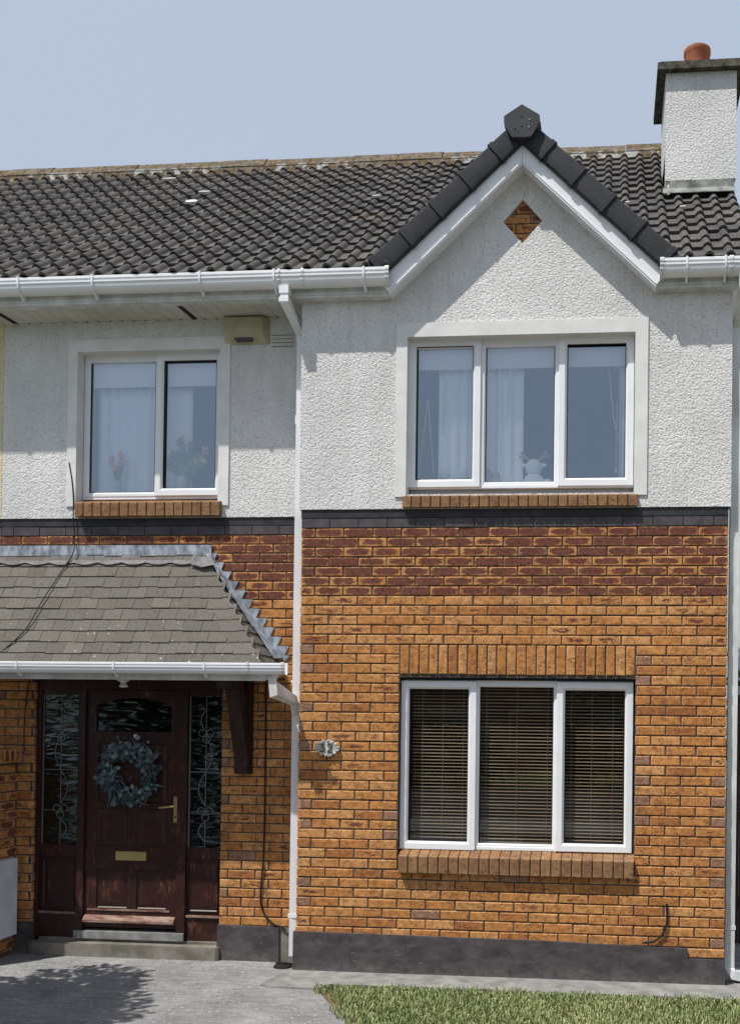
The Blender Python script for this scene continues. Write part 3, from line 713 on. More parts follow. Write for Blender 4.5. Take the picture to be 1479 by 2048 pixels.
# ---------------------------------------------------------------- downpipes
dp = MB(); w = .031
dp.tube([(-.100, -.165, 5.255), (-.100, -.165, 5.130), (-.058, .135, 4.955), (-.058, .135, .085)], w, square=True)
pipe = dp.build('downpipe', M_upvc, house)
for z, h in ((5.205, .06), (5.128, .035), (4.955, .03), (4.30, .07), (2.235, .025), (.40, .03)):
    q = MB(); X, Y = (-.100, -.165) if z > 5.0 else (-.058, .135); q.box(X - w - .006, X + w + .006, Y - w - .006, Y + w + .006, z - h / 2, z + h / 2); q.build('pipe_joint', M_upvc, pipe)
q = MB(); q.tube([(-.115, -.262, 2.262), (-.115, -.262, 2.165), (-.060, .060, 2.085), (-.058, .10, 1.99)], w * .98, square=True); q.build('pipe_branch', M_upvcd, pipe)
dp = MB(); dp.tube([(3.335, -.160, 5.255), (3.335, -.160, 5.16), (3.320, .10, 4.93), (3.306, .10, .12), (3.335, .10, .07), (3.50, .10, .035)], .035, square=True)
pipe = dp.build('downpipe', M_upvcd, house)
for z, h in ((4.90, .05), (4.55, .02), (2.47, .03), (.42, .03)):
    q = MB(); q.box(3.306 + (z - .1) * .0029 - .040, 3.306 + (z - .1) * .0029 + .040, .06, .14, z - h / 2, z + h / 2); q.build('pipe_joint', M_upvcd, pipe)

# ---------------------------------------------------------------- chimney
CX0, CX1, CY0, CY1 = 2.835, 3.42, 1.15, 1.78
c = MB(); c.box(CX0, CX1, CY0, CY1, 6.33, 7.60); c.box(CX0 - .012, CX1 + .012, CY0 - .012, CY1 + .012, 6.66, 7.60)
chim = c.build('chimney', M_stucco, house)
c = MB(); c.prism([(CX0 - .085, 7.60), (CX1 + .085, 7.60), (CX1 + .085, 7.655), (CX1 + .06, 7.665), (CX0 - .06, 7.665), (CX0 - .085, 7.655)], 'y', CY0 - .075, CY1 + .085); c.build('chimney_cap', M_ccap, chim)
c = MB(); pcx, pcy = 3.115, 1.42; c.lathe([(.118, 0), (.113, .26), (.120, .27), (.120, .305), (.098, .305), (.095, .05)], pcx, pcy, 7.665, 28); c.build('chimney_pot', M_terra, chim, smooth=True)
c = MB()
for k in range(6):
    a = k * math.pi / 6; c.tube([(pcx + .085 * math.cos(a) * math.cos(t), pcy + .085 * math.sin(a) * math.cos(t), 7.962 + .075 * math.sin(t)) for t in [math.pi * j / 10 for j in range(11)]], .0035, 6)
c.build('bird_guard', M_metal, chim)
c = MB(); ft = EZ + (CY0 - EY) * DZ / DY
c.box(CX0 + .03, CX1 - .02, CY0 - .020, CY0 - .0005, ft + .03, 6.655); c.box(CX0 - .012, CX0 - .0005, CY0 - .01, CY1, ft, 6.9)
c.mesh([(CX0 - .03, CY0 - .02, ft + .075), (CX1, CY0 - .02, ft + .075), (CX1, CY0 - .13, ft - .02), (CX0 - .03, CY0 - .13, ft - .02), (CX0 - .03, CY0 - .02, ft + .069), (CX1, CY0 - .02, ft + .069), (CX1, CY0 - .13, ft - .026), (CX0 - .03, CY0 - .13, ft - .026)], [(0, 1, 2, 3), (7, 6, 5, 4), (2, 6, 7, 3), (0, 3, 7, 4), (1, 5, 6, 2)])
c.build('flashing', mk_simple('stained_lead', (.10, .105, .10), (.30, .31, .27), 9, .6, .4, .4, 40, .004), chim)

# ---------------------------------------------------------------- porch roof
PE, PZ0, PA, PZ1 = -.235, 2.355, YR, 3.27      # eaves y,z and wall y,z
PH0, PHA = -.225, -.885                          # hip corner x at eaves, apex x
pr = MB(); rows = 10
sl_y = (PA - PE); sl_z = PZ1 - PZ0; L = math.hypot(sl_y, sl_z); ny, nz = -sl_z / L, sl_y / L
for i in range(rows + 1):
    f0, f1 = i / rows - .02, (i + 1) / rows + .03
    if i == rows: f1 = 1.02
    xh = PH0 + (PHA - PH0) * min(1, max(0, f0 + .05)) - .005; x = -3.6 + (.0 if i % 2 else .075)
    while x < xh - .02:
        a, b = x + .0015, min(x + .15 - .0015, xh); x += .15
        if xh - b < .05: b = xh; x = 9
        hj = .012 + random.uniform(-.002, .003); j = random.uniform(-.006, .006); col = (random.random(), 0, 0)
        def P(xx, f, h): return (xx, PE + sl_y * f + ny * h, PZ0 + sl_z * f + nz * h)
        fj = j / L
        V = [P(a, f0 + fj, hj), P(b, f0 + fj + random.uniform(-.002, .002), hj), P(b, f1, .001), P(a, f1, .001), P(a, f0 + fj, hj - .012), P(b, f0 + fj, hj - .012), P(b, f1, -.01), P(a, f1, -.01)]
        pr.mesh(V, [(0, 1, 2, 3), (7, 6, 5, 4), (0, 4, 5, 1), (1, 5, 6, 2), (2, 6, 7, 3), (3, 7, 4, 0)], 0, col)
# hipped end, its courses swept round from the front slope
ap = Vector((PHA, PA, PZ1)); ec = Vector((PH0, PE, PZ0)); wc = Vector((PH0 - .01, PA, PZ0))
en = (ec - ap).cross(wc - ap).normalized(); en = en if en.x > 0 else -en
for i in range(rows):
    f0, f1 = i / rows - .02, (i + 1) / rows + .03; col = (random.random(), 0, 0)
    lo0, lo1 = ec.lerp(ap, max(0, f0)), wc.lerp(ap, max(0, f0)); hi0, hi1 = ec.lerp(ap, min(1, f1)), wc.lerp(ap, min(1, f1))
    nn = Vector((0, ny, nz))
    # swept tile straddling the hip
    m0 = lo0 + Vector((-.16, 0, 0)); m1 = hi0 + Vector((-.16, 0, 0))
    up = (nn + en).normalized()
    N = 3
    for k in range(N):
        p, q = lo0.lerp(lo1, k / N), lo0.lerp(lo1, (k + 1) / N); r_, s_ = hi0.lerp(hi1, k / N), hi0.lerp(hi1, (k + 1) / N)
        h = .016; col2 = (random.random(), 0, 0); u0 = up if k == 0 else en
        V = [p + u0 * h, q + en * .012, s_, r_, p, q, s_ - en * .01, r_ - en * .01]
        pr.mesh(V, [(0, 1, 2, 3), (7, 6, 5, 4), (0, 4, 5, 1), (1, 5, 6, 2), (2, 6, 7, 3), (3, 7, 4, 0)], 0, col2)
    V = [m0 + nn * .0135, lo0 + up * .0165, hi0 + up * .004, m1 + nn * .004, m0, lo0, hi0, m1]
    pr.mesh(V, [(0, 1, 2, 3), (0, 4, 5, 1), (1, 5, 6, 2), (3, 7, 4, 0)], 0, col)
pr.mesh([(-3.6, PE, PZ0 - .004), tuple(ec - Vector((0, 0, .004))), tuple(ap - Vector((0, 0, .012))), (-3.6, PA, PZ1 - .012)], [(0, 1, 2, 3)], 1)
pr.mesh([tuple(ec - Vector((0, 0, .004))), tuple(wc - Vector((0, 0, .004))), tuple(ap - Vector((0, 0, .012)))], [(0, 1, 2)], 1)
porch = pr.build('porch_roof', [M_slate, M_gasket], house, fixn=False)
# lead apron with a dressed, scalloped lower edge
ld = MB(); ld.box(-3.6, -.822, PA - .016, PA - .004, 3.195, 3.342); seg = .025
def lp(q, f, h): return (q, PE + sl_y * f + ny * h, PZ0 + sl_z * f + nz * h)
for k in range(int((3.6 - .84) / seg)):
    a = -3.6 + k * seg; b = a + seg; fa = lambda q: .905 - .022 * abs(math.sin((q + 3.6) * math.pi / .205))
    ld.mesh([lp(a, .925, .024), lp(b, .925, .024), lp(b, fa(b), .024), lp(a, fa(a), .024), lp(b, fa(b), .018), lp(a, fa(a), .018)], [(0, 1, 2, 3), (3, 2, 4, 5)], 1)
ld.mesh([lp(-.95, .95, .05), lp(-.80, .93, .05), lp(-.76, .86, .05), lp(-.86, .84, .045), lp(-.97, .88, .04), lp(-.9, .9, .02)], [(0, 1, 2, 3, 4)], 1)
ld.build('lead_apron', [M_lead, M_leadd], porch)
# stepped flashing, one notch per brick course
n = 11; top = []; 
for k in range(n):
    X = -.775 + .0605 * k; Z = 3.275 - .075 * k
    top += [(X, Z), (X - .034, Z - .072)]
outer = [(-.865, 3.275)] + top + [(-.155, 2.45), (-.20, 2.40), (-.885, 3.20)]
sf_ = MB(); sf_.slab(outer, [], PA - .010, PA - .001); 
e0, e1 = ap + Vector((.02, -.012, -.02)), wc + Vector((-.03, -.012, .05))
o_ = Vector((0, -.11, 0)); pl_ = o_ - en * o_.dot(en)
lift = lambda p, h: tuple(p + en * h)
N = 10; V = []
for k in range(N + 1):
    p = e0.lerp(e1, k / N); w_ = (.95 + .12 * math.sin(k * 2.1)) * min(1, .35 + k * .25)
    V += [lift(p, .045), lift(p + pl_ * w_, .026), lift(p + pl_ * w_, .018), lift(p, .03)]
F = []
for k in range(N): F += [(4 * k + i, 4 * k + (i + 1) % 4, 4 * k + 4 + (i + 1) % 4, 4 * k + 4 + i) for i in range(4)]
sf_.mesh(V, F + [(0, 1, 2, 3), (4 * N + 3, 4 * N + 2, 4 * N + 1, 4 * N)])
sf_.build('stepped_flashing', M_lead, porch)
gutter_run(-3.6, -.005, -.335, 2.357, 'porch_gutter', [-2.094, -1.324, -.622], [(-.287, .018), (-.02, .03)], sc=.72)
pf = MB(); pf.box(-3.6, -.19, -.238, -.215, 2.228, 2.345); pf.box(-.189, -.13, -.236, -.217, 2.236, 2.345); pf.box(-.245, -.23, -.2145, PA - .002, 2.269, 2.345); pf.build('porch_fascia', M_upvcd, house)
pf = MB(); pf.box(-3.6, -.20, -.2145, PA - .002, 2.252, 2.268); pf.build('porch_ceiling', M_timber, house)
lt = MB(); lt.lathe([(.035, 0), (.045, -.012), (.045, -.026), (.022, -.036), (.022, -.05), (.034, -.066), (.030, -.075), (.006, -.078)][::-1], -1.395, -.04, 2.252, 16); lt.build('porch_light', M_white, house, smooth=True)
# timber gallows bracket under the porch eaves
tb = MB(); tb.box(-.577, -.455, PA - .075, PA - .001, 1.50, 2.25)
tb.prism([(PA - .076, 1.50), (PA - .10, 1.505), (PA - .115, 1.56), (PA - .10, 1.60), (PA - .30, 2.16), (PA - .30, 2.25), (PA - .21, 2.25), (PA - .076, 1.78)], 'x', -.57, -.462)
tb.box(-.575, -.457, PA - .47, PA - .301, 2.17, 2.25); tb.build('porch_bracket', M_timber, house)

# ---------------------------------------------------------------- front door and sidelights
FY = .305                                          # face of the door frame
df = MB()
df.box(-2.313, -.717, FY, FY + .11, 2.165, 2.262); df.box(-2.313, -2.279, FY, FY + .11, .12, 2.164); df.box(-.734, -.717, FY, FY + .11, .12, 2.164)
df.box(-1.952, -1.892, FY - .004, FY + .11, .12, 2.164); df.box(-1.100, -1.024, FY - .004, FY + .11, .12, 2.164)
for a, b in ((-2.283, -1.949), (-1.026, -.730)): df.box(a, b, FY + .02, FY + .06, 2.12, 2.166)
frame = df.build('door_frame', M_door, house)
def raised(mb, x0, x1, z0, z1, y):
    mb.ring(x0, x1, z0, z1, .016, y - .008, y + .01, .008)
    d = .05; a = [(x0 + .016, y, z0 + .016), (x1 - .016, y, z0 + .016), (x1 - .016, y, z1 - .016), (x0 + .016, y, z1 - .016)]; b = [(x0 + d, y - .008, z0 + d), (x1 - d, y - .008, z0 + d), (x1 - d, y - .008, z1 - d), (x0 + d, y - .008, z1 - d)]
    for k in range(4): mb.face([a[k], a[(k + 1) % 4], b[(k + 1) % 4], b[k]])
    mb.face(b)
def came_flower(mb, xc, s, y, zs):
    """wire-thin lead lines: stem, two leaves, a five-lobed rose"""
    r = .0032; T = lambda pts: mb.tube([(xc + s * a, y, b) for a, b in pts], r, 6)
    return T
for (x0, x1, s) in ((-2.276, -1.956, 1), (-1.020, -.737, -1)):
    sp_ = MB()
    sp_.box(x0 - .004, x1 + .004, FY + .02, FY + .06, .12, .335); sp_.box(x0 - .004, x1 + .004, FY + .034, FY + .06, .336, .79); sp_.box(x0 - .004, x1 + .004, FY + .02, FY + .06, .791, .885)
    raised(sp_, x0 + .02, x1 - .02, .36, .77, FY + .032); sp_.box(x0, x1, FY + .004, FY + .02, .318, .335, 1)
    sp_.build('side_panel', [M_door, M_worn], frame)
    g = MB(); g.box(x0, x1, FY + .036, FY + .042, .885, 2.12, 1); g.m[2] = 0; g.build('side_light', [M_glassb, M_clear], frame)
    cm = MB(); y = FY + .033; xc = (x0 + x1) / 2; T = lambda pts, r=.0034: cm.tube([(xc + s * a, y, b) for a, b in pts], r, 6)
    T([(0, .885), (0, 1.10)]); T([(0, 1.22), (0, 2.10)]); T([((x0 - xc) * s + .004, 1.50), ((x1 - xc) * s - .004, 1.50)]); T([((x0 - xc) * s, 1.165), (-.055, 1.165)]); T([(.055, 1.165), ((x1 - xc) * s, 1.165)])
    cm.box(x0 + .001, x0 + .010, y - .003, y + .004, .885, 2.12); cm.box(x1 - .010, x1 - .001, y - .003, y + .004, .885, 2.12)
    arc = lambda za, zb, w: [(w * math.sin(math.pi * k / 8), za + (zb - za) * k / 8) for k in range(9)]
    T(arc(.93, 1.10, .055)); T(arc(1.22, 1.50, .058)); T(arc(1.50, 1.78, -.055)); T(arc(1.82, 2.02, .045))
    T([(.03 + .022 * math.cos(a), 1.40 + .022 * math.sin(a)) for a in [k * math.pi / 5 for k in range(11)]]); T([(-.03 + .022 * math.cos(a), 1.62 + .022 * math.sin(a)) for a in [k * math.pi / 5 for k in range(11)]])
    for zc in (1.165, 1.80):
        for q in range(3):
            a0 = q * 2 * math.pi / 3 + .5; T([(.038 * math.cos(a0) + .03 * math.cos(a), zc + .036 * math.sin(a0) + .028 * math.sin(a)) for a in [k * math.pi / 6 for k in range(13)]])
        T([(.016 * math.cos(a), zc + .016 * math.sin(a)) for a in [k * math.pi / 5 for k in range(11)]])
    cm.build('lead_came', M_came, frame)
# leaf
LFY = FY + .02; d = MB(); a0, a1 = -1.890, -1.102
arch = [(-1.812, 1.82), (-1.812, 2.04)] + [(-1.812 + .645 * k / 10, 2.04 + .062 * math.sin(math.pi * k / 10)) for k in range(1, 10)] + [(-1.167, 2.04), (-1.167, 1.82)]
pan = [(-1.787, -1.192, 1.235, 1.725), (-1.787, -1.524, .875, 1.19), (-1.445, -1.192, .875, 1.19), (-1.787, -1.524, .37, .69), (-1.445, -1.192, .37, .69)]
d.slab([(a0, .215), (a1, .215), (a1, 2.16), (a0, 2.16)], [arch[::-1]] + [[(p[0], p[2]), (p[1], p[2]), (p[1], p[3]), (p[0], p[3])] for p in pan], LFY, LFY + .045)
for p in pan: raised(d, p[0] - .004, p[1] + .004, p[2] - .004, p[3] + .004, LFY + .014)
door = d.build('front_door', M_door, house)
g = MB(); g.box(-1.83, -1.15, LFY + .018, LFY + .024, 1.81, 2.11, 1); g.m[2] = 0; g.build('door_glass', [M_glassb, M_clear], door)
q = MB(); q.prism([(LFY - .045, .262), (LFY - .001, .25), (LFY - .001, .315), (LFY - .012, .312), (LFY - .045, .28)], 'x', -1.88, -1.11); q.build('weather_bar', M_worn, door)
q = MB(); q.box(-1.862, -1.162, LFY - .006, LFY, .352, .366); q.build('worn_ledge', M_worn, door)
q = MB(); q.box(-1.620, -1.362, LFY - .012, LFY - .0005, .768, .840); q.box(-1.593, -1.390, LFY - .017, LFY - .0125, .783, .826); q.build('letterbox', M_brass, door)
q = MB(); q.box(-1.136, -1.105, LFY - .010, LFY - .0005, 1.085, 1.298); q.tube([(-1.120, LFY - .01, 1.222), (-1.120, LFY - .055, 1.222), (-1.138, LFY - .058, 1.221), (-1.237, LFY - .055, 1.208)], [.009, .009, .009, .007], 8)
q.ball((-1.120, LFY - .0105, 1.13), (.007, .003, .012), 8, 1); q.build('door_handle', [M_brass, M_black], door)
q = MB(); q.box(-1.952, -1.024, FY - .03, FY + .1, .13, .19); q.build('threshold', mk_simple('grey_threshold', (.16, .16, .15), (.28, .28, .27), 9, .7), frame)
stp = MB(); stp.prism([(-2.33, -.04), (-.735, -.04), (-.735, .5), (-2.33, .5)][::1], 'z', -.04, -.03)
pts = [(-2.31, .26), (-2.30, .215), (-2.26, .197), (-.72, .200), (-.70, .215), (-.70, .234), (-.728, .237), (-.728, .52), (-2.27, .52), (-2.27, .26)]
stp.prism(pts, 'z', -.03, .095); stp.prism([(x_, y_ + .006) for x_, y_ in pts], 'z', .095, .104); stp.prism([(-2.26, .30), (-.73, .30), (-.73, .52), (-2.26, .52)], 'z', .1041, .125)
stp.build('door_step', M_concrete, house)

# ================================================================ NEIGHBOURING PARTS LEFT
nb = thing('neighbour_house', (-3.6, 0, 0), 'cream roughcast house joined on at the left edge, sharing the tiled roof', 'house')
def npart(o): o.matrix_parent_inverse = Matrix.Translation((3.6, 0, 0)); return o
q = MB(); q.slab([(-7.6, 3.565), (-2.617, 3.565), (-2.617, 5.22), (-7.6, 5.22)], [], YR - .018, YR + .12); npart(q.build('rendered_wall', M_cream, nb))
q = MB(); q.useuv = True; bricks(q, lambda k: [(-7.6, -2.62)], range(0, 44), YR, -.2, dark_rows, even_half=False); q.slab([(-7.6, -.05), (-2.621, -.05), (-2.621, 3.43), (-7.6, 3.43)], [], YR + .009, YR + .14, 1)
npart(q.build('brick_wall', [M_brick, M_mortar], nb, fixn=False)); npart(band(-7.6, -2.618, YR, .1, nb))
nroof = npart(tiled_slope(-7.68, -2.58).build('roof', [M_tile, M_verge], nb)); ridge(-7.68, -2.58, nroof)
q = MB(); q.box(-7.6, -2.617, -.10, -.078, 5.193, 5.36); q.box(-7.6, -2.617, -.078, YR - .02, 5.176, 5.192); npart(q.build('fascia', M_upvcd, nb))
q = MB(); q.box(-7.6, -2.63, 5.06, 5.2, -.05, 5.2); q.box(-7.6, -7.45, YR + .15, 5.05, -.05, 5.2); npart(q.build('rear_wall', M_cream, nb))
g_ = gutter_run(-7.6, -2.60, GY, GZ, 'gutter', [-2.8, -3.6, -4.4, -5.2], [], nb); npart(g_)

# low brick wall between the two doors, meter cabinet on it
dw = thing('dividing_wall', (-2.56, 0, 0), 'low brown brick wall with brick-on-edge coping between the front doors', 'wall')
q = MB(); q.useuv = True
bricks(q, lambda k: [(-.255, .30)], range(25, 46), -2.435, .0, lambda k: (lambda: random.choice([.6, .3, -.2, .8, -1])), ux=lambda u, dd, z: (-2.435 - (dd + 2.435), -u, z))
bricks(q, lambda k: [(-2.76, -2.44)], range(25, 46), -.29, .0, lambda k: (lambda: random.choice([.5, -.2, -1])))
q.box(-2.755, -2.444, -.281, YR + .008, -.05, 1.553, 1)
o_ = q.build('brick_wall', [M_brick, M_mortar], dw, fixn=False); o_.matrix_parent_inverse = Matrix.Translation((2.56, 0, 0))
q = MB(); q.useuv = True; y = -.29
while y < YR - .02:
    one_brick(q, 1.56, 1.675, y + .004, y + .066, -2.425, random.choice([-1, .2, .6]), ux=lambda u, dd, z: (-2.425 - (dd + 2.385), z, u)); y += .07
q.box(-2.765, -2.432, -.286, YR + .006, 1.556, 1.672, 1); o_ = q.build('coping', [M_brick, M_mortar], dw, fixn=False); o_.matrix_parent_inverse = Matrix.Translation((2.56, 0, 0))
mb_ = thing('meter_cabinet', (-2.35, 0, .17), 'pale grey meter cabinet fixed low on the brick wall left of the door', 'meter box')
def tp(o, p): o.matrix_parent_inverse = Matrix.Translation(-p.location); return o
q = MB(); q.prism([(-.24, .17), (.16, .17), (.16, .765), (-.24, .765)], 'x', -2.433, -2.393); tp(q.build('cabinet_body', M_meter, mb_), mb_)
q = MB(); q.prism([(-.255, .172), (.172, .172), (.172, .775), (-.255, .775)], 'x', -2.392, -2.374); q.prism([(-.255, .775), (.172, .775), (.165, .79), (-.25, .79)], 'x', -2.432, -2.375); tp(q.build('cabinet_door', M_meter, mb_), mb_)

# ================================================================ SMALL FIXED THINGS
al = thing('alarm_box', (-.55, YR, 4.95), 'yellowed burglar alarm box with dark red lens under the eaves', 'alarm')
q = MB(); X0, X1, Z0, Z1, yb = -.735, -.36, 4.957, 5.165, YR - .017
Bk = [(X0, yb, Z0), (X1, yb, Z0), (X1, yb, Z1), (X0, yb, Z1)]; Fr = [(X0 + .02, yb - .055, Z0 + .055), (X1 - .045, yb - .055, Z0 + .055), (X1 - .045, yb - .06, Z1 - .004), (X0 + .02, yb - .06, Z1 - .004)]
q.mesh(Bk + Fr, [(4, 5, 6, 7), (0, 1, 5, 4), (1, 2, 6, 5), (2, 3, 7, 6), (3, 0, 4, 7), (3, 2, 1, 0)]); tp(q.build('alarm_case', M_alarm, al), al)
q = MB(); lens = [(-.640, 4.992), (-.622, 4.972), (-.50, 4.974), (-.480, 4.992), (-.505, 5.012), (-.628, 5.010)]
q.prism(lens, 'y', yb - .046, yb - .02); tp(q.build('alarm_lens', M_red, al), al)
av = MB()
for k in range(4): av.box(-.345, -.165, YR - .020, YR - .0165, 4.937 + k * .030, 4.942 + k * .030, 1)
av.box(-.35, -.160, YR - .0195, YR - .0163, 4.93, 5.04); tag(av.build('air_vent', [M_soffit, M_gasket]), 'slotted air vent grille between alarm box and downpipe', 'vent')

pq = thing('number_plaque', (.233, 0, 1.72), 'scalloped cast plaque with house number 32 on the brick beside the downpipe', 'house number')
q = MB(); ol = []
for k in range(64):
    a = 2 * math.pi * k / 64; rr = 1 + .10 * math.cos(a * 9 + .6) + .04 * math.cos(a * 4)
    ol.append((.233 + .088 * rr * math.cos(a) * (1.0 if abs(math.cos(a)) < .8 else .98), 1.722 + .058 * rr * math.sin(a)))
q.prism(ol, 'y', -.024, -.002)
for k in range(14):
    a = 2 * math.pi * (k + .3) / 14
    q.ball((.233 + .084 * math.cos(a), -.024, 1.722 + .055 * math.sin(a)), (random.uniform(.010, .016), .009, random.uniform(.008, .013)), 8)
tp(q.build('plaque', M_plaque, pq), pq)
q = MB(); T = lambda pts: q.tube([(x_, -.029, z_) for x_, z_ in pts], .0052, 6)
T([(.180, 1.753), (.212, 1.753), (.192, 1.730), (.205, 1.729), (.215, 1.718), (.213, 1.702), (.200, 1.693), (.186, 1.697), (.180, 1.706)])
T([(.240, 1.742), (.246, 1.753), (.258, 1.757), (.270, 1.750), (.272, 1.738), (.262, 1.720), (.241, 1.694), (.276, 1.694)])
tp(q.build('numerals', M_num, pq), pq)

# cables
def cable(pts, r, label, name='cable'):
    q = MB(); P_ = [Vector(p) for p in pts]; out = []
    for i in range(len(P_) - 1):
        a, b, c_, d_ = P_[max(0, i - 1)], P_[i], P_[i + 1], P_[min(len(P_) - 1, i + 2)]
        for k in range(6):
            t = k / 6; out.append(.5 * ((2 * b) + (-a + c_) * t + (2 * a - 5 * b + 4 * c_ - d_) * t * t + (-a + 3 * b - 3 * c_ + d_) * t ** 3))
    out.append(P_[-1]); q.tube(out, r, 6); return tag(q.build(name, M_black, smooth=True), label, 'cable', 'cables on the walls')
cable([(-2.03, YR - .03, 4.02), (-2.00, YR - .032, 3.86), (-1.985, YR - .034, 3.70), (-1.985, YR - .03, 3.55), (-1.975, YR - .02, 3.40), (-1.97, YR - .06, 3.26), (-2.03, .16, 3.13), (-2.10, .0, 2.86), (-2.16, -.12, 2.62), (-2.30, -.20, 2.44)], .005, 'thin black cable running down beside the left upper window and over the porch slates')
cable([(-.352, YR - .012, 2.25), (-.348, YR - .012, 1.6), (-.350, YR - .012, .9), (-.372, YR - .012, .52), (-.340, YR - .012, .38), (-.26, YR - .014, .30), (-.20, YR - .022, .285), (-.15, YR - .03, .26)], .007, 'black cable down the brick between the door and the downpipe')
cable([(2.83, -.012, .60), (2.835, -.014, .50), (2.83, -.014, .44), (2.80, -.014, .37), (2.74, -.018, .32), (2.66, -.020, .305)], .008, 'short black cable curling from the brick down to the plinth at lower right')
cable([(-2.345, YR - .012, 2.25), (-2.37, YR - .012, 2.1), (-2.385, YR - .012, 1.9), (-2.387, YR - .012, 1.72), (-2.38, YR - .012, 1.66)], .005, 'dark cable on the shaded brick left of the door frame')
gl = MB(); gl.lathe([(.075, 0), (.07, .012), (.03, .02)], -.13, .10, .002, 14); gl.tube([(-.2, .14, .02), (-.12, .11, .03), (-.05, .13, .02)], .008, 6)
tag(gl.build('drain_cover', M_black), 'small black drain cover under the foot of the downpipe', 'drain')

# wreath
wr = thing('wreath', (-1.494, LFY, 1.49), 'round eucalyptus wreath hung on the red front door', 'wreath')
lf = MB(); rnd = random.Random(3)
def leaf(mb, p, dirv, nrm, ln, wd, c, rnd_=True):
    dirv = Vector(dirv).normalized(); nrm = Vector(nrm); sd_ = dirv.cross(nrm).normalized(); nrm = sd_.cross(dirv).normalized(); p = Vector(p)
    prof = [(0, .12), (.2, .8), (.5, 1), (.8, .8), (1, .1)] if rnd_ else [(0, .15), (.3, .9), (.6, .7), (1, .03)]
    V = []; 
    for t, w_ in prof: V += [p + dirv * ln * t - sd_ * wd * w_ * .5 + nrm * .006 * math.sin(t * 3), p + dirv * ln * t + sd_ * wd * w_ * .5 + nrm * .006 * math.sin(t * 3)]
    mb.mesh(V, [(2 * k, 2 * k + 1, 2 * k + 3, 2 * k + 2) for k in range(len(prof) - 1)], 0, c)
for k in range(520):
    a = rnd.uniform(0, 2 * math.pi); r_ = .185 + rnd.gauss(0, .040); y = LFY - .03 - rnd.uniform(0, .06)
    p = (-1.494 + r_ * math.cos(a), y, 1.49 + r_ * math.sin(a)); th = a + rnd.gauss(.9, .7)
    dv = (math.cos(th), rnd.uniform(-.5, .2), math.sin(th)); nv = (rnd.gauss(0, .35), -1, rnd.gauss(.25, .35))
    if k % 3 == 0: leaf(lf, p, dv, nv, rnd.uniform(.07, .13), rnd.uniform(.008, .014), (rnd.random() * .6, 0, 0), False)
    else:
        s_ = rnd.uniform(.028, .046); leaf(lf, p, dv, nv, s_, s_ * rnd.uniform(.8, 1), (rnd.random() ** 1.7, 0, 0))
tp(lf.build('wreath_leaves', mk_leaf('eucalyptus', (.016, .030, .030), (.19, .26, .28)), wr, fixn=False), wr)
tw = MB()
for k in range(5):
    tw.tube([(-1.494 + (.185 + .02 * math.sin(k * 2 + t * 5)) * math.cos(t), LFY - .028 - .01 * math.sin(t * 3 + k), 1.49 + (.185 + .02 * math.cos(k + t * 4)) * math.sin(t)) for t in [2 * math.pi * j / 40 for j in range(41)]], .006, 6)
tp(tw.build('twig_ring', M_bark, wr), wr)
q = MB(); q.box(-1.482, -1.458, LFY - .012, LFY - .001, 1.772, 1.80); tp(q.build('hook', M_white, wr), wr)

# ================================================================ THINGS IN THE WINDOWS
def curtain(name, x0, x1, y, z0, z1, label, amp=.012, wl=.085, taper=0):
    q = MB(); n = int((x1 - x0) / .012); V = []; th = .003
    for k in range(n + 1):
        x_ = x0 + (x1 - x0) * k / n; d = amp * math.sin(2 * math.pi * x_ / wl) * (1 + .4 * math.sin(x_ * 17)) + .006 * math.sin(x_ * 61)
        xb = x_ + taper * (k / n - .5); V += [(x_, y + d, z1), (xb, y + d * 1.2, z0), (x_, y + d + th, z1), (xb, y + d * 1.2 + th, z0)]
    F = []
    for k in range(n): a = 4 * k; F += [(a, a + 1, a + 5, a + 4), (a + 6, a + 7, a + 3, a + 2)]
    q.mesh(V, F); return tag(q.build(name, M_curtain, smooth=True, fixn=False), label, 'curtain', 'curtains in the upper windows')
curtain('curtain', -1.93, -1.10, .475, 3.745, 4.70, 'pale sheer curtain filling most of the left upper window')
curtain('curtain', 1.03, 1.70, .200, 3.745, 4.78, 'white sheer curtain hanging in the left half of the gable window')
curtain('curtain', 2.44, 2.56, .195, 3.745, 4.78, 'narrow white curtain edge at the right side of the gable window', .01, .05)
def roller(name, x0, x1, y, zb, zt, label):
    q = MB(); q.box(x0, x1, y, y + .003, zb, zt); q.box(x0, x1, y - .006, y + .010, zb - .014, zb); q.tube([(x0, y + .03, zt - .01), (x1, y + .03, zt - .01)], .025, 10)
    return tag(q.build(name, mat('blind_cloth_' + name, (.80, .80, .76), .9)), label, 'blind', 'roller blinds in the upper windows')
roller('roller_blind', -1.95, -.79, .40, 4.70, 4.93, 'pale roller blind rolled nearly up in the left upper window')
roller('roller_blind', .85, 2.54, .145, 4.70, 4.88, 'pale roller blind rolled nearly up in the gable window')
q = MB(); q.tube([(.90, .13, 3.95), (.955, .13, 4.45)], .0025, 5); q.tube([(1.01, .13, 3.85), (.955, .13, 4.45)], .0025, 5); tag(q.build('blind_cord', M_white), 'thin white blind cord at the left pane of the gable window', 'cord', 'blind cords in the gable window')
q = MB(); q.tube([(2.36, .135, 4.66), (2.40, .135, 4.28), (2.45, .135, 4.08), (2.50, .135, 4.02)], .003, 5); q.tube([(2.425, .13, 4.4), (2.42, .13, 3.90)], .0025, 5); q.lathe([(.008, 0), (.006, .03), (.002, .04)], 2.42, .13, 3.86, 8); tag(q.build('blind_cord', M_white), 'white pull cord with bead at the right pane of the gable window', 'cord', 'blind cords in the gable window')
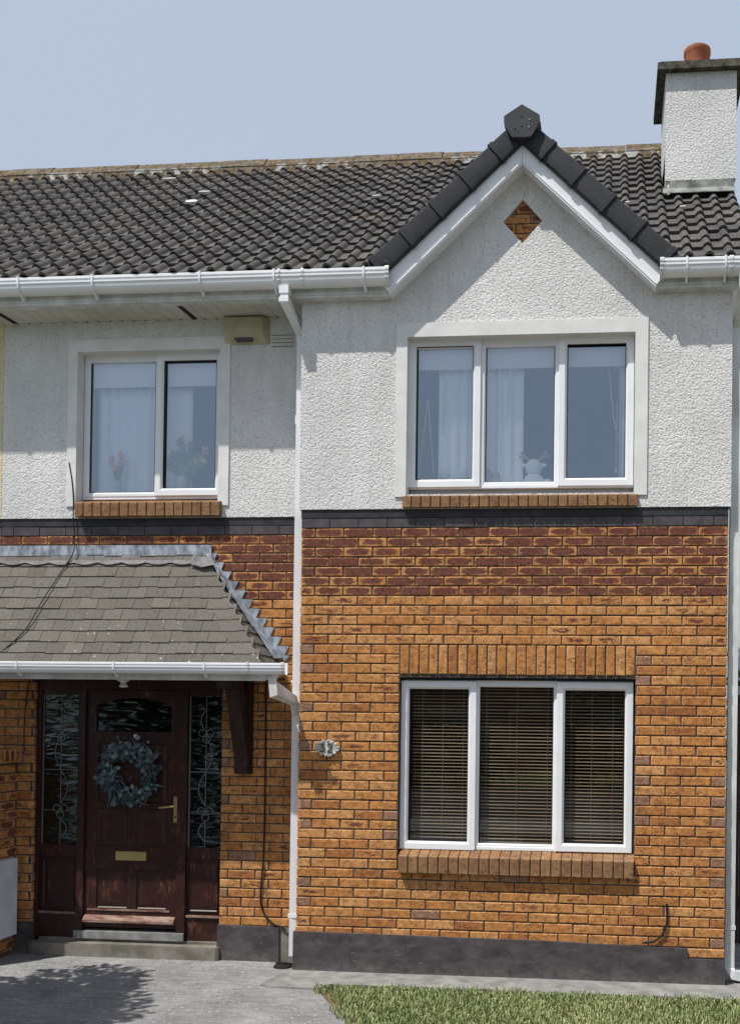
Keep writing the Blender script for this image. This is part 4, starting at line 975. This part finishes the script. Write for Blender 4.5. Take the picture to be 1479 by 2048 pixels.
for x0, x1, lb in ((.865, 1.345, 'slatted venetian blind behind the left pane of the lower window'), (1.365, 2.00, 'slatted venetian blind behind the wide middle pane of the lower window'), (2.02, 2.50, 'slatted venetian blind behind the right pane of the lower window')):
    q = MB(); z = .985
    while z < 2.20:
        j = random.uniform(-.0015, .0015); t = .0038 + random.uniform(-.0009, .0009); q.mesh([(x0, .150, z - t + j), (x1, .150, z - t - j), (x1, .163, z + .002), (x0, .163, z + .002), (x1, .175, z + t), (x0, .175, z + t)] + [(x0, .150, z - t + j - .0012), (x1, .150, z - t - j - .0012), (x1, .175, z + t - .0012), (x0, .175, z + t - .0012)], [(0, 1, 2, 3), (3, 2, 4, 5), (6, 9, 8, 7), (0, 6, 7, 1), (5, 4, 8, 9)]); z += .0262
    for x_ in (x0 + .08, (x0 + x1) / 2, x1 - .08): q.tube([(x_, .147, .98), (x_, .147, 2.22)], .0014, 4)
    q.box(x0, x1, .148, .178, 2.205, 2.235); q.box(x0, x1, .150, .176, .962, .972); tag(q.build('venetian_blind', M_blind, fixn=False), lb, 'blind', 'venetian blinds in the lower window')
# flowers
def mkleafm(n, c0, c1): return mk_leaf(n, c0, c1)
M_stem = mk_leaf('stem_green', (.06, .18, .07), (.28, .45, .18)); M_peach = mat('petal_peach', (.88, .42, .24), .7); M_pink = mat('petal_red', (.62, .10, .14), .7); M_yel = mat('petal_yellow', (.82, .72, .22), .7)
fv = thing('flower_vase', (-1.69, .46, 3.742), 'small white vase of peach tulips in the left pane of the upper window', 'vase', 'vases of flowers in the left upper window')
q = MB(); q.lathe([(.026, 0), (.028, .13), (.024, .16), (.022, .16)], -1.705, .405, 3.743, 14); tp(q.build('vase', mat('blue_white_glaze', (.45, .58, .70), .35), fv, smooth=True), fv)
q = MB(); q2 = MB()
for k in range(7):
    a = k * .9; tx, ty = -1.705 + .055 * math.cos(a), .395 + .02 * math.sin(a); zt_ = 4.05 + .06 * math.sin(k * 2.3)
    q.tube([(-1.705, .405, 3.88), (tx, ty, zt_)], .004, 5); leaf(q, (-1.705, .40, 3.89), (math.cos(a) * .4, .05, 1), (math.sin(a), -1, .2), .15, .03, (random.random(), 0, 0), False); q2.ball((tx, ty, zt_ + .015), (.022, .02, .032), 8)
tp(q.build('stems', M_stem, fv, fixn=False), fv); tp(q2.build('blossoms', M_peach, fv), fv)
fv = thing('flower_vase', (-1.12, .47, 3.742), 'cream pot with a wide bunch of mixed flowers behind the right upper pane', 'vase', 'vases of flowers in the left upper window')
q = MB(); q.lathe([(.044, 0), (.054, .09), (.048, .16), (.040, .20), (.036, .20)], -1.15, .418, 3.743, 18); tp(q.build('vase', mat('cream_glaze', (.66, .62, .52), .4), fv, smooth=True), fv)
q = MB(); qs = [MB(), MB(), MB()]
for k in range(26):
    a = random.uniform(.25, math.pi - .25); L_ = random.uniform(.16, .33); tx = -1.13 + L_ * math.cos(a) * .68; zt_ = 3.955 + L_ * math.sin(a); ty = .415 + random.uniform(-.02, .03)
    q.tube([(-1.15, .418, 3.93), (tx, ty, zt_)], .003, 5)
    for w_ in range(5): leaf(q, (-1.13 + (tx + 1.13) * w_ / 5, ty, 3.94 + (zt_ - 3.94) * w_ / 5), (random.uniform(-1, 1), random.uniform(0, .25), random.uniform(.1, 1)), (0, -1, .3), .09, .028, (random.random(), 0, 0), False)
    i_ = 1 if tx < -1.18 else random.choice([0, 2, 2])
    if k % 2 == 0:
        for w_ in range(5): qs[i_].ball((tx + random.uniform(-.02, .02), ty, zt_ + random.uniform(-.015, .02)), .016, 6)
tp(q.build('stems', M_stem, fv, fixn=False), fv)
for qq, mt_ in zip(qs, (M_peach, M_pink, M_yel)):
    if qq.v: tp(qq.build('blossoms', mt_, fv), fv)
# soft toys on the gable window board
def toy(name, x, label, body, col, ears):
    t = thing(name, (x, .148, 3.742), label, 'soft toy', 'soft toys in the gable window'); q = MB()
    for c_, r_ in body: q.ball((x + c_[0] * 1.3, .148 + c_[1] * .7, 3.748 + c_[2] * 1.55), (r_[0] * 1.3, r_[1] * .75, r_[2] * 1.5), 14, 0)
    tp(q.build('toy_body', mk_simple('plush_' + str(int((x + 5) * 1000)), tuple(v * .9 for v in col), col, 40, .95, .1, .6, 90, .006), t, smooth=True), t)
    if ears:
        am_ = mat('antler_felt', (.42, .30, .24), .9)
        for sg_ in (-1, 1):
            q = MB(); ears(q, x, sg_); tp(q.build('antler', am_, t), t)
def ant(q, x, s):
    if True:
        q.tube([(x + s * .03, .148, 3.76 + .205), (x + s * .075, .148, 3.76 + .245), (x + s * .10, .148, 3.76 + .275)], .010, 6); q.tube([(x + s * .06, .148, 3.76 + .23), (x + s * .115, .148, 3.76 + .24)], .009, 6)
toy('deer_toy', 1.79, 'pale grey plush deer with little antlers seen from behind in the gable window', [((0, 0, .035), (.065, .05, .045)), ((0, 0, .105), (.052, .045, .045)), ((-.065, -.005, .02), (.035, .025, .022)), ((.075, -.005, .03), (.04, .022, .020)), ((.058, 0, .118), (.020, .012, .011)), ((-.058, 0, .118), (.020, .012, .011))], (.80, .84, .82), ant)
toy('bear_toy', 1.49, 'small tan plush toy sitting low beside the curtain in the gable window', [((0, 0, .03), (.04, .035, .034)), ((-.045, 0, .02), (.026, .03, .024)), ((.005, 0, .068), (.024, .022, .022))], (.50, .40, .34), None)
toy('ball_toy', 1.405, 'dusky pink plush ball half hidden behind the frame of the gable window', [((0, .01, .055), (.045, .05, .065))], (.46, .36, .38), None)
toy('lamb_toy', 1.16, 'white fluffy plush toy behind the left pane of the gable window', [((0, 0, .03), (.06, .04, .035)), ((-.05, 0, .075), (.03, .03, .045)), ((.06, .01, .06), (.03, .03, .04))], (.72, .74, .75), None)

# ================================================================ GROUND
gd = MB(); gd.box(-150, 150, -150, 150, -.30, -.05); tag(gd.build('ground', M_lawn), kind='structure')
dv = MB(); import math as _m
edge = [(0.02, .02), (-.02, -.40), (.30, -.42), (.36, -.55), (.50, -.80), (.63, -1.0), (.76, -1.25), (.88, -1.6), (1.0, -2.4), (1.05, -8.5)]
dv.prism([(-8.0, .30), (.0, .30)] + edge + [(-8.0, -8.5)], 'z', -.045, 0.0); tag(dv.build('driveway', M_drive), kind='structure')
pt = MB(); pt.prism([(-.06, -.020), (3.62, -.020), (3.62, -.375), (1.0, -.355), (.36, -.375), (.33, -.50), (-.05, -.475), (-.115, -.44)], 'z', -.04, .012); tag(pt.build('path', M_apron), kind='structure')
pt = MB(); pt.box(3.28, 4.7, -.02, 6, -.04, .006); tag(pt.build('side_path', M_apron), kind='structure')
sl_ = MB(); sl_.prism([(.36, -.376), (3.62, -.376), (8, -.376), (8, -8.5), (1.06, -8.5), (1.01, -2.4), (.89, -1.6), (.77, -1.25), (.64, -1.0), (.51, -.80), (.37, -.55)], 'z', -.045, -.006); tag(sl_.build('lawn_soil', M_soil), kind='structure')
rd = MB(); rd.box(-60, 60, -20, -11, -.049, -.03); tag(rd.build('road', M_asphalt), kind='structure')
pv = MB(); pv.box(-60, 60, -10.9, -8.6, -.049, .05); tag(pv.build('pavement', M_apron), kind='structure')
# grass blades
def lawn_left(y):
    e = [(-.376, .36), (-.55, .375), (-.80, .515), (-1.0, .645), (-1.25, .78), (-1.6, .90), (-2.4, 1.02), (-8.5, 1.07)]
    for (ya, xa), (yb_, xb) in zip(e, e[1:]):
        if y <= ya and y >= yb_: return xa + (xb - xa) * (ya - y) / (ya - yb_)
    return .36
gb = MB(); rg = random.Random(11)
def blade(x, y, h, w_):
    a = rg.uniform(0, 2 * math.pi); ln = rg.uniform(.1, .75) * h; dx, dy = math.cos(a), math.sin(a); px_, py_ = -dy * w_ * .5, dx * w_ * .5
    patch = .5 + .5 * math.sin(x * 5.1 + 1.3 * math.sin(y * 7)) * math.sin(y * 6.3 + x * 2)
    c_ = (min(1, max(0, rg.gauss(.30 + .25 * patch, .24))), 0, 0)
    if rg.random() < .05: c_ = (1, 0, 0)
    V = [(x - px_, y - py_, -.008), (x + px_, y + py_, -.008), (x + dx * ln * .4 - px_ * .8, y + dy * ln * .4 - py_ * .8, h * .62), (x + dx * ln * .4 + px_ * .8, y + dy * ln * .4 + py_ * .8, h * .62), (x + dx * ln, y + dy * ln, h * rg.uniform(.8, 1))]
    gb.mesh(V, [(0, 1, 3, 2), (2, 3, 4)], 0, c_)
for k in range(30000):
    y = -.385 - 1.15 * rg.random() ** 1.0; xl = lawn_left(y); x = rg.uniform(xl - .01, 4.0)
    e_ = min(1, (x - xl) / .12, (-.376 - y) / .05 + .5)
    if e_ < rg.random() * .9: continue
    blade(x, y, rg.uniform(.014, .040) * (1.4 if rg.random() < .06 else 1), rg.uniform(.005, .010))
for k in range(900):                     # stragglers creeping over the edges and a few taller tufts
    if k % 2: y = -.376 + rg.uniform(-.02, .05) * rg.random(); x = rg.uniform(.40, 3.6)
    else: y = rg.uniform(-1.5, -.40); x = lawn_left(y) + rg.uniform(-.07, .03)
    if math.sin(x * 9) + math.sin(y * 13 + x * 4) > -.2: blade(x, y, rg.uniform(.02, .055), rg.uniform(.005, .009))
for k in range(9000):
    y = rg.uniform(-1.5, -5.5); x = rg.uniform(lawn_left(y), 6.0); blade(x, y, rg.uniform(.03, .055), .012)
tag(gb.build('grass', M_grass, fixn=False), 'short green lawn grass in front of the brick wall', 'grass', kind='stuff')

# ================================================================ PLANTS AND THINGS ROUND ABOUT
def shrub(name, x, y, h, rx, ry, label, cat, n=2600, size=.09, trunk=.06, z0=.25, seed=1, spiky=0, group=None):
    r_ = random.Random(seed); t = thing(name, (x, y, 0), label, cat, group); q = MB()
    clumps = []
    for k in range(26):
        u = r_.uniform(-1, 1); a = r_.uniform(0, 2 * math.pi); rr = r_.uniform(.45, .95); cz = z0 + (h - z0) * (.5 + .5 * u * rr); wz = math.sqrt(max(.08, 1 - u * u * .8))
        clumps.append((x + rx * wz * rr * math.cos(a) * .8, y + ry * wz * rr * math.sin(a) * .8, cz, r_.uniform(.22, .42) * max(rx, ry), r_.random()))
    for k in range(n):
        c_ = r_.choice(clumps); d = Vector((r_.gauss(0, 1), r_.gauss(0, 1), r_.gauss(0, 1))).normalized(); p = Vector(c_[:3]) + d * c_[3] * r_.uniform(.5, 1.05); p.z = max(.03, p.z)
        dv_ = (d + Vector((r_.gauss(0, .5), r_.gauss(0, .5), r_.gauss(0, .5) - .2))); s_ = size * r_.uniform(.6, 1.3)
        leaf(q, p, dv_, (r_.gauss(0, 1), r_.gauss(0, 1), 1.2), s_ * (2.2 if spiky else 1), s_ * (.25 if spiky else .55), (min(1, max(0, .5 * c_[4] + r_.uniform(0, .5))), 0, 0), not spiky)
    tp(q.build('crown', M_foliage, t, fixn=False), t); q = MB()
    q.tube([(x, y, -.02), (x + .02, y, z0), (x - .02, y + .03, z0 + (h - z0) * .6)], [trunk, trunk * .8, trunk * .3], 10)
    for c_ in clumps[:9]: q.tube([(x, y, z0 + (c_[2] - z0) * .25), ((x + c_[0]) / 2, (y + c_[1]) / 2, z0 + (c_[2] - z0) * .7), c_[:3]], [trunk * .5, trunk * .3, trunk * .12], 6)
    tp(q.build('trunk', M_bark, t, smooth=True), t); return t
shrub('garden_shrub', -2.58, -2.42, 3.5, .95, 1.35, 'leafy shrub left of the driveway casting its ragged shadow over the concrete', 'shrub', 19000, .09, .07, .2, 5)
shrub('side_bush', 4.55, 5.0, 3.0, .9, .9, 'green bush standing behind the dark side gate at the right edge', 'bush', 1500, .12, .06, .3, 8)
shrub('round_bush', 1.75, -21.5, 2.7, 1.5, 1.5, 'rounded green bush across the road, mirrored in the lower window', 'bush', 2600, .18, .1, .3, 9)
shrub('street_tree', -6.5, -23, 7.5, 2.6, 2.6, 'tall leafy tree across the road from the house', 'tree', 4200, .26, .16, 2.2, 12)
shrub('hedge_bush', -2.2, -21.8, 2.1, 2.2, .8, 'wide low hedge bush across the road from the house', 'hedge', 2600, .16, .06, .1, 14)
sg = thing('side_gate', (3.9, 1.2, 0), 'dark timber side gate closing the passage at the right edge', 'gate'); q = MB()
x = 3.42
while x < 4.55: q.box(x, x + .095, 1.2, 1.222, .05, 2.2 + .01 * math.sin(x * 20)); x += .1
tp(q.build('gate_boards', M_timber, sg), sg); q = MB(); q.box(3.42, 4.6, 1.223, 1.26, .35, .45); tp(q.build('gate_rail', M_timber, sg), sg); q = MB(); q.box(3.42, 4.6, 1.223, 1.26, 1.75, 1.85); tp(q.build('gate_rail', M_timber, sg), sg)
def far_house(name, x0, x1, y0, y1, h, rise, label, wallm, wins):
    t = thing(name, ((x0 + x1) / 2, (y0 + y1) / 2, 0), label, 'house'); q = MB(); q.box(x0, x1, y0, y1, -.05, h); tp(q.build('wall', wallm, t), t)
    q = MB(); ym = (y0 + y1) / 2; q.prism([(y0 - .3, h - .1), (ym, h + rise), (y1 + .3, h - .1), (y1 + .3, h + .1), (ym, h + rise + .2), (y0 - .3, h + .1)][::1], 'x', x0 - .2, x1 + .2); q.prism([(y0 + .01, h + .001), (y1 - .01, h + .001), (ym, h + rise - .05)], 'x', x0 + .01, x1 - .01); tp(q.build('roof', M_tile, t), t)
    for wx, wz, ww, wh, side in wins:
        q = MB(); yy = y1 if side > 0 else y0; q.ring(wx - ww / 2, wx + ww / 2, wz, wz + wh, .06, (-yy - .03) if side > 0 else yy - .03, (-yy + .03) if side > 0 else yy + .03)
        if side > 0: q.v = [(a, -b, c_) for a, b, c_ in q.v]
        w_ = tp(q.build('window', M_upvc, t), t); q = MB(); q.box(wx - ww / 2 + .05, wx + ww / 2 - .05, yy - .015, yy + .015, wz + .05, wz + wh - .05); tp(q.build('pane', M_glassl, t), t)
M_fwall = mk_simple('far_render', (.55, .56, .58), (.64, .65, .66), 2, .9)
far_house('white_house', 4.08, 9.5, 6.0, 13, 7.2, 2.2, 'pale house glimpsed beyond the side passage at the right edge', M_fwall, [(4.9, 5.7, 1.4, 1.0, -1)])
M_fbrick = mk_simple('far_brick', (.22, .12, .07), (.32, .18, .10), 3, .9)
far_house('opposite_house', -7.5, 6.5, -38, -31, 5.2, 2.6, 'brown brick house across the road, mirrored darkly in the windows', M_fbrick, [(-4, 1, 1.8, 1.2, 1), (-.5, .9, 2.0, 1.3, 1), (3, 1, 1.8, 1.2, 1), (-3, 3.4, 1.6, 1.2, 1), (2.5, 3.4, 1.6, 1.2, 1)])
